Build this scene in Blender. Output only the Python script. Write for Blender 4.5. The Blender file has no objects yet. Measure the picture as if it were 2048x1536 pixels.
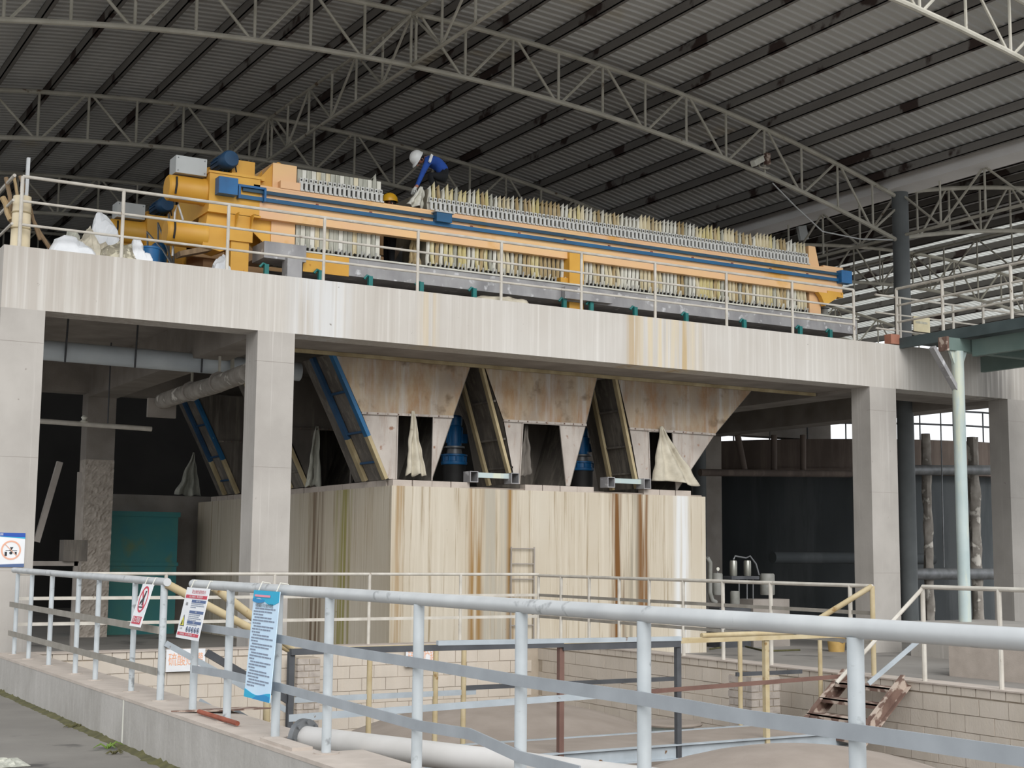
import bpy, math, random
import numpy as np
from mathutils import Vector, Matrix, noise as mnoise

random.seed(7)
scene = bpy.context.scene
col = scene.collection

# ------------------------------------------------------------------ camera (solved from the vanishing points)
FPX = 2837.3
YAW, PITCH, ROLL = [math.radians(a) for a in (30.2077, 6.9054, 0.5236)]
EYE = np.array([0.0, 0.0, 1.5])


def _cam_rows():
    cy, sy = math.cos(YAW), math.sin(YAW)
    f = np.array([sy * math.cos(PITCH), cy * math.cos(PITCH), math.sin(PITCH)])
    r = np.array([cy, -sy, 0.0])
    u = np.cross(r, f)
    c, s = math.cos(ROLL), math.sin(ROLL)
    return np.array([c * r + s * u, s * r - c * u, f])


ROWS = _cam_rows()
cam_data = bpy.data.cameras.new('camera')
cam_data.sensor_fit = 'HORIZONTAL'
cam_data.sensor_width = 36.0
cam_data.lens = FPX / 2048.0 * 36.0
cam_data.clip_start = 0.05
cam_data.clip_end = 500.0
cam = bpy.data.objects.new('camera', cam_data)
col.objects.link(cam)
_r, _d, _f = ROWS
cam.matrix_world = Matrix(((_r[0], -_d[0], -_f[0], EYE[0]),
                           (_r[1], -_d[1], -_f[1], EYE[1]),
                           (_r[2], -_d[2], -_f[2], EYE[2]),
                           (0, 0, 0, 1)))
scene.camera = cam

# ------------------------------------------------------------------ overcast sky and exposure
world = bpy.data.worlds.new('overcast_sky')
scene.world = world
world.use_nodes = True
_nt = world.node_tree
for _n in list(_nt.nodes):
    _nt.nodes.remove(_n)
_out = _nt.nodes.new('ShaderNodeOutputWorld')
_bg = _nt.nodes.new('ShaderNodeBackground')
_bg.inputs[0].default_value = (0.93, 0.965, 1.0, 1)
_bg.inputs[1].default_value = 1.15
_nt.links.new(_bg.outputs[0], _out.inputs[0])
scene.view_settings.view_transform = 'Standard'
scene.view_settings.look = 'None'
scene.view_settings.gamma = 1.0
scene.view_settings.use_curve_mapping = False
scene.view_settings.exposure = 0.2
sun_data = bpy.data.lights.new('hazy_sun', 'SUN')
sun_data.energy = 1.9
sun_data.angle = math.radians(35)
sun_data.color = (1.0, 0.985, 0.96)
sun = bpy.data.objects.new('hazy_sun', sun_data)
col.objects.link(sun)
sun.rotation_euler = (math.radians(60), 0, math.radians(-14))
sun.location = (0, -20, 30)


# pixel of the photograph + one known plane -> point in the place
def P(x, y, X=None, Y=None, Z=None):
    d = ROWS.T @ np.array([(x - 1024) / FPX, (y - 768) / FPX, 1.0])
    ax, v = (0, X) if X is not None else ((1, Y) if Y is not None else (2, Z))
    t = (v - EYE[ax]) / d[ax]
    p = EYE + t * d
    p[ax] = v
    return Vector((float(p[0]), float(p[1]), float(p[2])))


# ------------------------------------------------------------------ materials
MATS = {}


def lin(c):
    if isinstance(c, str):
        c = [int(c[i:i + 2], 16) / 255 for i in (1, 3, 5)]
        c = [v / 12.92 if v <= 0.04045 else ((v + 0.055) / 1.055) ** 2.4 for v in c]
    return (c[0], c[1], c[2], 1.0)


def mk(name, c1, c2=None, scale=3.0, stretch=(1, 1, 1), rough=0.8, metal=0.0, bump=0.0, bump_scale=40.0,
       streak=None, streak_scale=(5, 5, 0.35), streak_lo=0.5, streak_hi=0.62, streak_amt=0.6,
       streak2=None, streak2_scale=(20, 20, 0.2), streak2_amt=0.6, spots=None, spot_scale=6.0, spot_lo=0.6, spot_hi=0.66, bands=None, translucent=0.0, detail=6.0):
    m = bpy.data.materials.new(name)
    m.use_nodes = True
    nt = m.node_tree
    N, L = nt.nodes, nt.links
    b = N['Principled BSDF']
    b.inputs['Roughness'].default_value = rough
    b.inputs['Metallic'].default_value = metal
    geo = N.new('ShaderNodeNewGeometry')

    def noise(sc, st, det=detail, ro=0.5):
        mp = N.new('ShaderNodeMapping')
        mp.inputs['Scale'].default_value = st
        L.new(geo.outputs['Position'], mp.inputs['Vector'])
        n = N.new('ShaderNodeTexNoise')
        n.inputs['Scale'].default_value = sc
        n.inputs['Detail'].default_value = det
        n.inputs['Roughness'].default_value = ro
        L.new(mp.outputs[0], n.inputs['Vector'])
        return n.outputs['Fac']

    def ramp(src, lo, hi):
        r = N.new('ShaderNodeMapRange')
        r.inputs['From Min'].default_value = lo
        r.inputs['From Max'].default_value = hi
        L.new(src, r.inputs['Value'])
        return r.outputs[0]

    def mix(fac, a, bb):
        x = N.new('ShaderNodeMix')
        x.data_type = 'RGBA'
        if isinstance(fac, float):
            x.inputs['Factor'].default_value = fac
        else:
            L.new(fac, x.inputs['Factor'])
        for sock, v in (('A', a), ('B', bb)):
            s = [i for i in x.inputs if i.name == sock and i.type == 'RGBA'][0]
            if isinstance(v, tuple):
                s.default_value = v
            else:
                L.new(v, s)
        return [o for o in x.outputs if o.type == 'RGBA'][0]

    def mul(a, k):
        x = N.new('ShaderNodeMath')
        x.operation = 'MULTIPLY'
        for i, v in enumerate((a, k)):
            if isinstance(v, float):
                x.inputs[i].default_value = v
            else:
                L.new(v, x.inputs[i])
        return x.outputs[0]

    cur = lin(c1)
    if c2 is not None:
        cur = mix(ramp(noise(scale, stretch), 0.32, 0.68), lin(c1), lin(c2))
    if streak is not None:
        cur = mix(mul(ramp(noise(1.0, streak_scale, 8.0, 0.68), streak_lo, streak_hi), streak_amt), cur, lin(streak))
    if streak2 is not None:
        cur = mix(mul(ramp(noise(1.37, streak2_scale, 8.0, 0.68), 0.5, 0.72), streak2_amt), cur, lin(streak2))
    if bands:
        sep = N.new('ShaderNodeSeparateXYZ')
        L.new(geo.outputs['Position'], sep.inputs[0])
        br = noise(1.0, (9, 9, 0.25), 5.0)
        for axis, c0, hw, colr, amt in bands:
            d = N.new('ShaderNodeMath'); d.operation = 'SUBTRACT'
            L.new(sep.outputs[axis], d.inputs[0]); d.inputs[1].default_value = c0
            a = N.new('ShaderNodeMath'); a.operation = 'ABSOLUTE'
            L.new(d.outputs[0], a.inputs[0])
            f = N.new('ShaderNodeMapRange')
            f.inputs['From Min'].default_value = hw
            f.inputs['From Max'].default_value = hw * 0.45
            L.new(a.outputs[0], f.inputs['Value'])
            g = mul(f.outputs[0], ramp(br, 0.38, 0.55))
            cur = mix(mul(g, float(amt)), cur, lin(colr))
    if spots is not None:
        cur = mix(ramp(noise(spot_scale, (1, 1, 1)), spot_lo, spot_hi), cur, lin(spots))
    if isinstance(cur, tuple):
        b.inputs['Base Color'].default_value = cur
    else:
        L.new(cur, b.inputs['Base Color'])
    if bump > 0:
        bn = N.new('ShaderNodeBump')
        bn.inputs['Strength'].default_value = bump
        bn.inputs['Distance'].default_value = 0.02
        L.new(noise(bump_scale, stretch), bn.inputs['Height'])
        L.new(bn.outputs[0], b.inputs['Normal'])
    if translucent > 0:
        tr = N.new('ShaderNodeBsdfTranslucent')
        if isinstance(cur, tuple):
            tr.inputs[0].default_value = cur
        else:
            L.new(cur, tr.inputs[0])
        ms = N.new('ShaderNodeMixShader')
        ms.inputs[0].default_value = translucent
        L.new(b.outputs[0], ms.inputs[1])
        L.new(tr.outputs[0], ms.inputs[2])
        L.new(ms.outputs[0], N['Material Output'].inputs[0])
    MATS[name] = m
    return m


mk('facade', '#b7b1a9', '#c2beb8', 0.7, (1, 1, 0.7), 0.9, bump=0.15, bump_scale=12,
   streak='#a39c93', streak_scale=(12, 12, 0.13), streak_lo=0.52, streak_hi=0.75, streak_amt=0.5,
   streak2='#dbd8d3', streak2_scale=(8, 8, 0.12), streak2_amt=0.6,
   spots='#857f78', spot_scale=9, spot_lo=0.74, spot_hi=0.78,
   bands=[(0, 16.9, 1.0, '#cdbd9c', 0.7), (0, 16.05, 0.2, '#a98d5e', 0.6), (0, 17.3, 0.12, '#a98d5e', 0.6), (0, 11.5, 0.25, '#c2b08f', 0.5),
          (0, 26.4, 0.7, '#77736f', 0.7), (0, 9.4, 0.7, '#d0d2d4', 0.6), (0, 5.2, 2.6, '#a9a198', 0.6)])  # wide grey band at the left end paints in the light's fall-off
mk('column_concrete', '#b0aba5', '#a39e98', 1.6, (1, 1, 0.8), 0.9, bump=0.2, bump_scale=14,
   streak='#cfcbc6', streak_scale=(9, 9, 0.1), streak_lo=0.58, streak_hi=0.72, streak_amt=0.7, spots='#8f8982', spot_scale=11, spot_lo=0.72, spot_hi=0.77)
mk('rough_concrete', '#c2b8ad', '#a69c91', 5, (1, 1, 1.4), 0.95, bump=1.0, bump_scale=16)
mk('inner_concrete', '#9d968f', '#857e77', 1.5, rough=0.95, bump=0.2)
mk('tank_concrete', '#b7ab97', '#c0b7a7', 0.8, (1, 1, 0.5), 0.92, bump=0.15, bump_scale=14,
   streak='#84704f', streak_scale=(13, 13, 0.3), streak_lo=0.54, streak_hi=0.68, streak_amt=0.8,
   streak2='#d2cabb', streak2_scale=(9, 9, 0.2), streak2_amt=0.6,
   spots='#80745f', spot_scale=10, spot_lo=0.75, spot_hi=0.79,
   bands=[(0, 13.85, 0.55, '#a39d90', 0.8), (0, 13.4, 0.2, '#8d6a35', 0.9), (0, 14.2, 0.13, '#8d6a35', 0.9),
          (0, 17.05, 0.5, '#8e8676', 0.9), (0, 16.72, 0.22, '#6f4a22', 1.0), (0, 17.38, 0.17, '#74502a', 1.0), (0, 18.38, 0.24, '#d3d4d4', 0.95), (0, 11.72, 0.13, '#94733f', 0.7),
          (1, 26.6, 0.5, '#8a8440', 0.85), (1, 28.0, 0.45, '#5a3f22', 0.8), (1, 30.2, 0.7, '#8b8678', 0.7)])
mk('kerb', '#aba7a2', '#99958f', 1.6, (1, 1, 0.8), 0.92, bump=0.3, bump_scale=20, detail=9,
   streak='#bdb9b4', streak_scale=(9, 9, 1.2), streak_lo=0.5, streak_hi=0.75, streak_amt=0.5)
mk('kerb_top', '#b9aea4', '#aba096', 4, rough=0.95, bump=0.2)
mk('road', '#86827c', '#75716c', 0.9, (1, 1, 1), 0.55, bump=0.1, spots='#4d4b49', spot_scale=1.5, spot_lo=0.6, spot_hi=0.7)
mk('floor', '#98948f', '#86827d', 0.5, rough=0.75, bump=0.1, spots='#5f5d5b', spot_scale=0.7, spot_lo=0.58, spot_hi=0.68)
mk('dust', '#978c82', '#8a7f75', 2.2, rough=0.97, bump=0.15)
mk('block', '#c6bcb0', '#bab0a3', 2.0, (1, 1, 0.6), 0.95, bump=0.2, streak='#c6bbac', streak_scale=(14, 14, 0.5), streak_amt=0.4)
mk('mortar', '#aea293', '#a39787', 6, rough=0.97)
mk('pier_brick', '#b5aca3', '#9b928a', 7, rough=0.95, bump=0.25)
mk('roof_sheet', '#cfcfcd', '#bdbdba', 0.25, (1, 0.6, 1), 0.6, spots='#c2b493', spot_scale=0.22, spot_lo=0.67, spot_hi=0.76)
mk('roof_white', '#d8d8d2', '#c2c2bb', 0.4, rough=0.6, translucent=0.55)
mk('purlin', '#85827e', '#6f6b67', 1.1, (0.2, 0.2, 1), 0.8, spots='#3a2c28', spot_scale=0.9, spot_lo=0.56, spot_hi=0.6)
mk('truss_paint', '#bcb8ac', '#a5a194', 2.5, rough=0.75, spots='#6b5a48', spot_scale=3, spot_lo=0.66, spot_hi=0.72)
mk('roof_column', '#6a6e6f', '#5b5f60', 1.5, rough=0.7)
mk('gutter', '#f0eeec', '#e4e1df', 0.8, rough=0.6)
mk('rail_white', '#c9c4ba', '#b4aea4', 5, rough=0.65, spots='#7a6a58', spot_scale=8, spot_lo=0.7, spot_hi=0.76)
mk('pipe_pale', '#c9c6c3', '#b8b5b1', 2, rough=0.7, spots='#8f8a85', spot_scale=5, spot_lo=0.7, spot_hi=0.76)
mk('galv', '#c3c5c5', '#b4b6b7', 4, rough=0.5, metal=0.15, spots='#8e9091', spot_scale=7, spot_lo=0.64, spot_hi=0.72)
mk('galv_post', '#bdc3c6', '#adb3b6', 5, rough=0.5, metal=0.05, spots='#868a8c', spot_scale=9, spot_lo=0.62, spot_hi=0.7)
mk('flat_bar', '#a3a8ad', '#93989d', 4, rough=0.55, metal=0.2)
mk('old_bar', '#948f86', '#827d74', 5, rough=0.8)
mk('yellow_pipe', '#bcae8e', '#aa9873', 5, rough=0.7, spots='#8d7146', spot_scale=7, spot_lo=0.66, spot_hi=0.72)
mk('dark_angle', '#4d4f53', '#3d3f43', 4, rough=0.6)
mk('brown_angle', '#74584e', '#654a42', 4, rough=0.8)
mk('pale_channel', '#aab2b8', '#9aa2a8', 5, rough=0.6, spots='#6e5238', spot_scale=6, spot_lo=0.67, spot_hi=0.7)
mk('yellow', '#dba841', '#c99230', 1.1, rough=0.5, spots='#a86a14', spot_scale=5, spot_lo=0.72, spot_hi=0.78)
mk('peach', '#e6bd86', '#dfb28c', 0.5, (1, 1, 3), 0.55, spots='#d49a3a', spot_scale=1.2, spot_lo=0.62, spot_hi=0.75)
mk('blue', '#17639a', '#105283', 3, rough=0.45)
mk('blue_bar_dark', '#1a4a63', '#143b52', 2, (0.4, 1, 1), 0.5, spots='#5f7f8a', spot_scale=6, spot_lo=0.69, spot_hi=0.74)
mk('blue_bar', '#175f8c', '#104d73', 2, (0.4, 1, 1), 0.5, spots='#86a7b4', spot_scale=6, spot_lo=0.68, spot_hi=0.72)
mk('dark_blue', '#1f4a6e', '#183b5a', 3, rough=0.6)
mk('teal', '#1f7a78', '#186663', 3, rough=0.55)
mk('teal_box', '#2c7a80', '#41817a', 1.2, rough=0.55, spots='#5a7a5e', spot_scale=1.4, spot_lo=0.6, spot_hi=0.72)
mk('pale_green', '#b9c6c5', '#a9b8b8', 1.5, rough=0.55, streak='#d3d2b4', streak_scale=(3, 3, 0.4), streak_amt=0.6)
mk('deck_green', '#74857f', '#60746f', 1.2, rough=0.6, spots='#7a6647', spot_scale=3, spot_lo=0.66, spot_hi=0.72)
mk('deck_edge', '#4b585a', '#3d494b', 2, rough=0.6)
mk('box_grey', '#b9bcbb', '#aeb1b0', 2, rough=0.55)
mk('tray_steel', '#a6a5a6', '#8a898b', 3, (1, 1, 0.5), 0.6, metal=0.15, spots='#c9c9cb', spot_scale=5, spot_lo=0.6, spot_hi=0.68)
mk('steel', '#86888a', '#6d6f71', 5, rough=0.5, metal=0.5)
mk('black', '#1c1b1b', '#111010', 4, rough=0.7)
mk('plate_handle', '#c9c9c5', '#b3b3af', 9, rough=0.6)
mk('cloth_white', '#dcdbd2', '#c9c7ba', 5, (1, 1, 0.5), 0.95)
mk('cloth_cream', '#d6cdb3', '#c8bd9d', 5, (1, 1, 0.4), 0.95, streak='#a08a55', streak_scale=(20, 20, 1.5), streak_amt=0.5)
mk('cloth_yellow', '#c9bd88', '#b8ab78', 6, (1, 1, 0.4), 0.95, streak='#e6e0cd', streak_scale=(20, 20, 1.2), streak_amt=0.6)
mk('cloth_brown', '#b09b73', '#9a865f', 6, (1, 1, 0.4), 0.95, streak='#dcd2b8', streak_scale=(18, 18, 1.2), streak_amt=0.5)
mk('cloth_grey', '#b3b3a8', '#9a9a8e', 6, (1, 1, 0.4), 0.95, streak='#d8d6c8', streak_scale=(18, 18, 1.2), streak_amt=0.5)
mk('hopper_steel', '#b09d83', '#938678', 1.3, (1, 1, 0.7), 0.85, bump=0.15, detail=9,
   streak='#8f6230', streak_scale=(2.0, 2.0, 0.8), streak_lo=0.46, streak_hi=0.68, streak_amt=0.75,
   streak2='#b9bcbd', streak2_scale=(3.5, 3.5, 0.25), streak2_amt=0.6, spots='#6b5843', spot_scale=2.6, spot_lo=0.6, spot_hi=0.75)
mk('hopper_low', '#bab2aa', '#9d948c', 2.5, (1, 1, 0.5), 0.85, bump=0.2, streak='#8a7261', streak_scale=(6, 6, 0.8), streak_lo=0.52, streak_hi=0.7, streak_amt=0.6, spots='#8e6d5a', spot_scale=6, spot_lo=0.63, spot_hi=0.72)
mk('hopper_dark', '#6b655e', '#4f4a45', 2, (1, 1, 0.5), 0.9, streak='#8a8378', streak_scale=(6, 6, 0.4), streak_amt=0.5)  # hopper steel with shade put into the colour, for sides, backs and rear rows
mk('hopper_channel', '#b5a684', '#8f7f5e', 3, (1, 1, 0.5), 0.85)
mk('rust', '#7c6459', '#624b42', 6, rough=0.9, spots='#b8a89b', spot_scale=7, spot_lo=0.5, spot_hi=0.58)
mk('brick_red', '#a87460', '#996552', 5, rough=0.85)
mk('plate_shaded', '#7d786a', '#666154', 6, (1, 1, 0.5), 0.9)  # plates behind the cloths, darkened to paint in the shaded gaps between them
mk('rust_red', '#9b5540', '#7d4433', 6, rough=0.9)
mk('sack', '#c6bfae', '#aaa291', 4, rough=0.95, bump=0.4, bump_scale=10, spots='#8b8271', spot_scale=4, spot_lo=0.64, spot_hi=0.72)
mk('sheet_white', '#dfe1e4', '#cdd0d4', 3, rough=0.85)
mk('wood', '#8a7459', '#6f5b44', 4, (4, 4, 0.5), 0.85)
mk('wood_pale', '#b9a07a', '#9c8460', 4, (4, 4, 0.5), 0.85)
mk('bag_pattern', '#a09a86', '#7d776a', 12, rough=0.95, spots='#c3bda9', spot_scale=9, spot_lo=0.52, spot_hi=0.58)
mk('cream_post', '#ddcfb2', '#cdbf9f', 3, rough=0.8)
mk('dark_tank', '#484d50', '#34383a', 0.6, (1, 1, 0.3), 0.8, streak='#5a5d5f', streak_scale=(0.8, 0.8, 0.1), streak_amt=0.5)
mk('dark_launder', '#6e625a', '#5a4f49', 0.8, rough=0.85, streak='#80736a', streak_scale=(3, 3, 0.2), streak_amt=0.5)
mk('corroded', '#a39d95', '#706a63', 3, rough=0.9, spots='#d2cdc4', spot_scale=3, spot_lo=0.56, spot_hi=0.62)
mk('pvc_grey', '#c6ced3', '#b6bfc5', 2, rough=0.5)
mk('helmet_white', '#dfe0de', rough=0.35)
mk('helmet_yellow', '#d9a51e', '#c4921a', 6, rough=0.4)
mk('jacket', '#2350a8', '#1d4594', 8, rough=0.85, bump=0.3, bump_scale=18)
mk('trousers', '#17191d', '#101216', 8, rough=0.9)
mk('skin', '#b98069', '#aa725c', 10, rough=0.6)
mk('hair', '#15120f', rough=0.7)
mk('glove', '#d2d3d0', '#bfc0bd', 12, rough=0.9)
mk('reflective', '#e8eaec', rough=0.4)
mk('sign_white', '#dfe0e2', '#d6d7d9', 4, rough=0.6)
mk('sign_red', '#bb3347', rough=0.6)
mk('sign_orange', '#e3a884', rough=0.6)
mk('sign_ring', '#d9a48c', rough=0.6)
mk('sign_navy', '#1f4aa0', rough=0.6)
mk('sign_slate', '#4a5e86', rough=0.6)
mk('sign_cyan', '#1ba3c8', rough=0.6)
mk('sign_deep', '#1484bc', rough=0.6)
mk('sign_pale', '#c9dff0', '#c0d8ec', 4, rough=0.6)
mk('sign_text', '#7d8798', rough=0.7)
mk('sign_black', '#22252a', rough=0.6)
mk('sign_yellow', '#d9d04a', rough=0.6)
mk('sign_pink', '#e08fa0', rough=0.6)
mk('paper_cream', '#cfc5a6', '#c2b797', 5, rough=0.9)
mk('leaf', '#6f8a3a', '#566f2c', 8, rough=0.8)
mk('moss', '#5d5a38', '#47452c', 8, rough=0.95)
mk('yellow_bucket', '#bf9f62', '#ae8d50', 5, rough=0.6)
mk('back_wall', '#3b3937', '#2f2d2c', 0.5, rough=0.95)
mk('pump_grey', '#8a8a86', '#76766f', 5, rough=0.6)
mk('glassy_steel', '#a3a39a', '#8b8b83', 4, (3, 3, 0.3), 0.3, metal=0.6)


# ------------------------------------------------------------------ mesh builder
def V3(p):
    return Vector((p[0], p[1], p[2]))


class MB:
    def __init__(self):
        self.v = []
        self.f = []
        self.mi = []
        self.cur = 0

    def add(self, vs, fs):
        o = len(self.v)
        self.v += [tuple(a) for a in vs]
        self.f += [tuple(i + o for i in q) for q in fs]
        self.mi += [self.cur] * len(fs)
        return self

    def box(self, x0, x1, y0, y1, z0, z1):
        vs = [(x, y, z) for z in (z0, z1) for y in (y0, y1) for x in (x0, x1)]
        return self.add(vs, [(0, 2, 3, 1), (4, 5, 7, 6), (0, 1, 5, 4), (2, 6, 7, 3), (0, 4, 6, 2), (1, 3, 7, 5)])

    def bar(self, p0, p1, w, h, up=(0, 0, 1)):
        p0, p1 = V3(p0), V3(p1)
        d = (p1 - p0).normalized()
        u = V3(up)
        s = d.cross(u)
        if s.length < 1e-5:
            s = d.cross(Vector((0, 1, 0)))
        s.normalize()
        t = s.cross(d).normalized()
        vs = []
        for p in (p0, p1):
            for a, b in ((-1, -1), (1, -1), (1, 1), (-1, 1)):
                vs.append(p + s * (a * w / 2) + t * (b * h / 2))
        return self.add(vs, [(3, 2, 1, 0), (4, 5, 6, 7), (0, 1, 5, 4), (1, 2, 6, 5), (2, 3, 7, 6), (3, 0, 4, 7)])

    def tube(self, p0, p1, r, n=8, r2=None):
        return self.poly([p0, p1], r, n, r2)

    def poly(self, pts, r, n=8, r2=None):
        pts = [V3(p) for p in pts]
        k = len(pts)
        vs, fs = [], []
        ref = None
        for i, p in enumerate(pts):
            d = (pts[min(i + 1, k - 1)] - pts[max(i - 1, 0)]).normalized()
            if ref is None:
                ref = d.orthogonal().normalized()
            s = (ref - d * ref.dot(d)).normalized()
            ref = s
            t = d.cross(s)
            rr = r if r2 is None else r + (r2 - r) * i / (k - 1)
            for j in range(n):
                a = 2 * math.pi * j / n
                vs.append(p + s * (math.cos(a) * rr) + t * (math.sin(a) * rr))
        for i in range(k - 1):
            for j in range(n):
                a, b = i * n + j, i * n + (j + 1) % n
                fs.append((a, b, b + n, a + n))
        fs.append(tuple(range(n - 1, -1, -1)))
        fs.append(tuple(range((k - 1) * n, k * n)))
        return self.add(vs, fs)

    def prism(self, poly, vec):
        vec = V3(vec)
        n = len(poly)
        a = [V3(p) for p in poly]
        vs = a + [p + vec for p in a]
        fs = [tuple(range(n - 1, -1, -1)), tuple(range(n, 2 * n))]
        for i in range(n):
            j = (i + 1) % n
            fs.append((i, j, j + n, i + n))
        return self.add(vs, fs)

    def lathe(self, prof, c, n=16, axis=(0, 0, 1)):
        ax = V3(axis).normalized()
        s = ax.orthogonal().normalized()
        t = ax.cross(s)
        c = V3(c)
        vs, fs = [], []
        for (r, z) in prof:
            for j in range(n):
                a = 2 * math.pi * j / n
                vs.append(c + ax * z + (s * math.cos(a) + t * math.sin(a)) * r)
        for i in range(len(prof) - 1):
            for j in range(n):
                a, b = i * n + j, i * n + (j + 1) % n
                fs.append((a, b, b + n, a + n))
        fs.append(tuple(range(n - 1, -1, -1)))
        fs.append(tuple(range((len(prof) - 1) * n, len(prof) * n)))
        return self.add(vs, fs)

    def grid(self, fn, nu, nv):
        vs = [fn(i / nu, j / nv) for j in range(nv + 1) for i in range(nu + 1)]
        fs = []
        for j in range(nv):
            for i in range(nu):
                a = j * (nu + 1) + i
                fs.append((a, a + 1, a + nu + 2, a + nu + 1))
        return self.add(vs, fs)

    def build(self, name, mat, parent=None, smooth=False, solid=0.0, loc=None):
        me = bpy.data.meshes.new(name)
        org = Vector((0, 0, 0))
        if parent is not None:
            r = parent
            while r is not None:
                org = org + r.location
                r = r.parent
        elif loc is None:
            a = np.array(self.v)
            lo, hi = a.min(0), a.max(0)
            org = Vector(((lo[0] + hi[0]) / 2, (lo[1] + hi[1]) / 2, lo[2]))
        me.from_pydata([(p[0] - org.x, p[1] - org.y, p[2] - org.z) for p in self.v], [], self.f)
        me.materials.append(MATS[mat])
        if smooth:
            me.polygons.foreach_set('use_smooth', [True] * len(me.polygons))
            try:
                me.set_sharp_from_angle(angle=math.radians(40))
            except Exception:
                pass
        me.update()
        o = bpy.data.objects.new(name, me)
        col.objects.link(o)
        if parent is not None:
            o.parent = parent
        elif loc is None:
            o.location = org
        if solid:
            sm = o.modifiers.new('thickness', 'SOLIDIFY')
            sm.thickness = solid
        return o


def tag(o, label=None, cat=None, group=None, kind=None):
    if label:
        o['label'] = label
    if cat:
        o['category'] = cat
    if group:
        o['group'] = group
    if kind:
        o['kind'] = kind
    return o


def thing(name, label, cat, loc, group=None):
    e = bpy.data.objects.new(name, None)
    e.empty_display_size = 0.2
    col.objects.link(e)
    e.location = V3(loc)
    return tag(e, label, cat, group)


def struct(o, label=None, cat=None):
    return tag(o, label, cat, kind='structure')


def copy_tree(o, parent=None):
    c = o.copy()
    col.objects.link(c)
    c.parent = parent
    for ch in list(o.children):
        copy_tree(ch, c)
    return c


def text_part(s, size, origin, right, up, mat, parent, name='lettering', align='CENTER', lift=0.004, xscale=1.0):
    cu = bpy.data.curves.new('txt', 'FONT')
    cu.body = s
    cu.size = size
    cu.align_x = align
    cu.align_y = 'CENTER'
    cu.resolution_u = 2
    ob = bpy.data.objects.new('txt', cu)
    col.objects.link(ob)
    bpy.context.view_layer.update()
    me = bpy.data.meshes.new_from_object(ob.evaluated_get(bpy.context.evaluated_depsgraph_get()))
    bpy.data.objects.remove(ob)
    right, up, origin = V3(right).normalized(), V3(up).normalized(), V3(origin)
    nrm = right.cross(up)
    r = parent
    org = Vector((0, 0, 0))
    while r is not None:
        org = org + r.location
        r = r.parent
    for v in me.vertices:
        v.co = origin + right * (v.co.x * xscale) + up * v.co.y + nrm * lift - org
    me.materials.clear()
    me.materials.append(MATS[mat])
    o = bpy.data.objects.new(name, me)
    col.objects.link(o)
    o.parent = parent
    return o


def rail_run(root, pts, heights, mat, r, flat=None, post_at=None, post_r=None, post_mat=None, post_top=None, h_off=0.0):
    """posts (each a part) standing on pts, and one rail part per height per run"""
    for p in (post_at if post_at is not None else pts):
        p = V3(p)
        MB().tube(p, p + Vector((0, 0, post_top if post_top else heights[0])), post_r or r, 8).build('post', post_mat or mat, root, True)
    for i, h in enumerate(heights):
        a = [V3(p) + Vector((0, 0, h)) for p in pts]
        if i > 0 and flat:
            m = MB()
            for q0, q1 in zip(a[:-1], a[1:]):
                m.bar(q0, q1, flat[0], flat[1])
            m.build('mid_rail', flat[2] if len(flat) > 2 else mat, root)
        else:
            MB().poly(a, r if i == 0 else r * 0.8, 8).build('top_rail' if i == 0 else 'mid_rail', mat, root, True)

# ================================================================== SETTING: ground, pit, concrete frame, roof
GZ = -0.5           # ground level
KX0, KX1 = 4.12, 4.68   # kerb wall
RX = 13.4           # right wall of the pit
BY = 22.0           # back wall of the pit
FY = 22.8           # front face of the concrete frame
ZB, ZT = 5.27, 6.26     # edge beam bottom / top

struct(MB().box(-60, KX0, -40, 60, GZ - 0.3, GZ).build('road', 'road'), 'wet grey concrete road beside the kerb wall', 'road')
g = MB()
g.box(RX + 0.35, 120, -40, 120, GZ - 0.3, GZ).box(KX0, RX + 0.35, BY + 0.35, 120, GZ - 0.3, GZ)
g.box(KX0, RX + 0.35, -40, 0.6, GZ - 0.3, GZ).box(-60, KX0, 60, 120, GZ - 0.3, GZ)
struct(g.build('floor', 'floor'), 'grey concrete ground around and under the building', 'floor')
struct(MB().box(KX1, RX, 1.0, BY, -3.4, -3.2).build('pit_floor', 'dust'), 'dusty floor of the sunken tank pit', 'floor')

NY0, NY1, NX = 10.3, 11.3, 4.36      # broken notch where the flanged pipe lies
wlm = MB().box(KX0, KX1, 0.6, NY0, -3.4, -0.03).box(KX0, KX1, NY1, BY + 0.35, -3.4, -0.03)
wlm.box(KX0, NX, NY0, NY1, -3.4, -0.03).box(NX, KX1, NY0, NY1, -3.4, -0.13)
wl = struct(wlm.build('wall_left', 'kerb'), 'low grey concrete kerb wall between road and pit', 'wall')
# broken, dusty top slabs of the kerb, each cast length a piece of its own
yy = 0.6
cap = 0
while yy < BY + 0.3:
    y2 = min(yy + 2.9, BY + 0.35)
    cm = MB()
    if yy < NY0 < y2:
        cm.box(KX0 - 0.004, KX1 + 0.004, yy + 0.006, NY0, -0.03, 0.0).box(KX0 - 0.004, NX, NY0, NY1, -0.03, 0.0).box(KX0 - 0.004, KX1 + 0.004, NY1, y2 - 0.006, -0.03, 0.0)
    else:
        cm.box(KX0 - 0.004, KX1 + 0.004, yy + 0.006, y2 - 0.006, -0.03, 0.0)
    cm.build('kerb_cap', 'kerb_top', wl)
    yy = y2
MB().box(KX0 - 0.003, KX0 + 0.01, 15.05, 15.085, GZ, -0.03).build('paint_drip', 'cloth_white', wl)
wb = struct(MB().box(KX1, RX + 0.35, BY + 0.03, BY + 0.35, -3.4, -0.02).build('wall_back', 'mortar'), 'block faced back wall of the tank pit', 'wall')
wr = struct(MB().box(RX + 0.03, RX + 0.35, 0.6, BY + 0.03, -3.4, -0.02).build('wall_right', 'mortar'), 'tan block faced right wall of the tank pit', 'wall')
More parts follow.
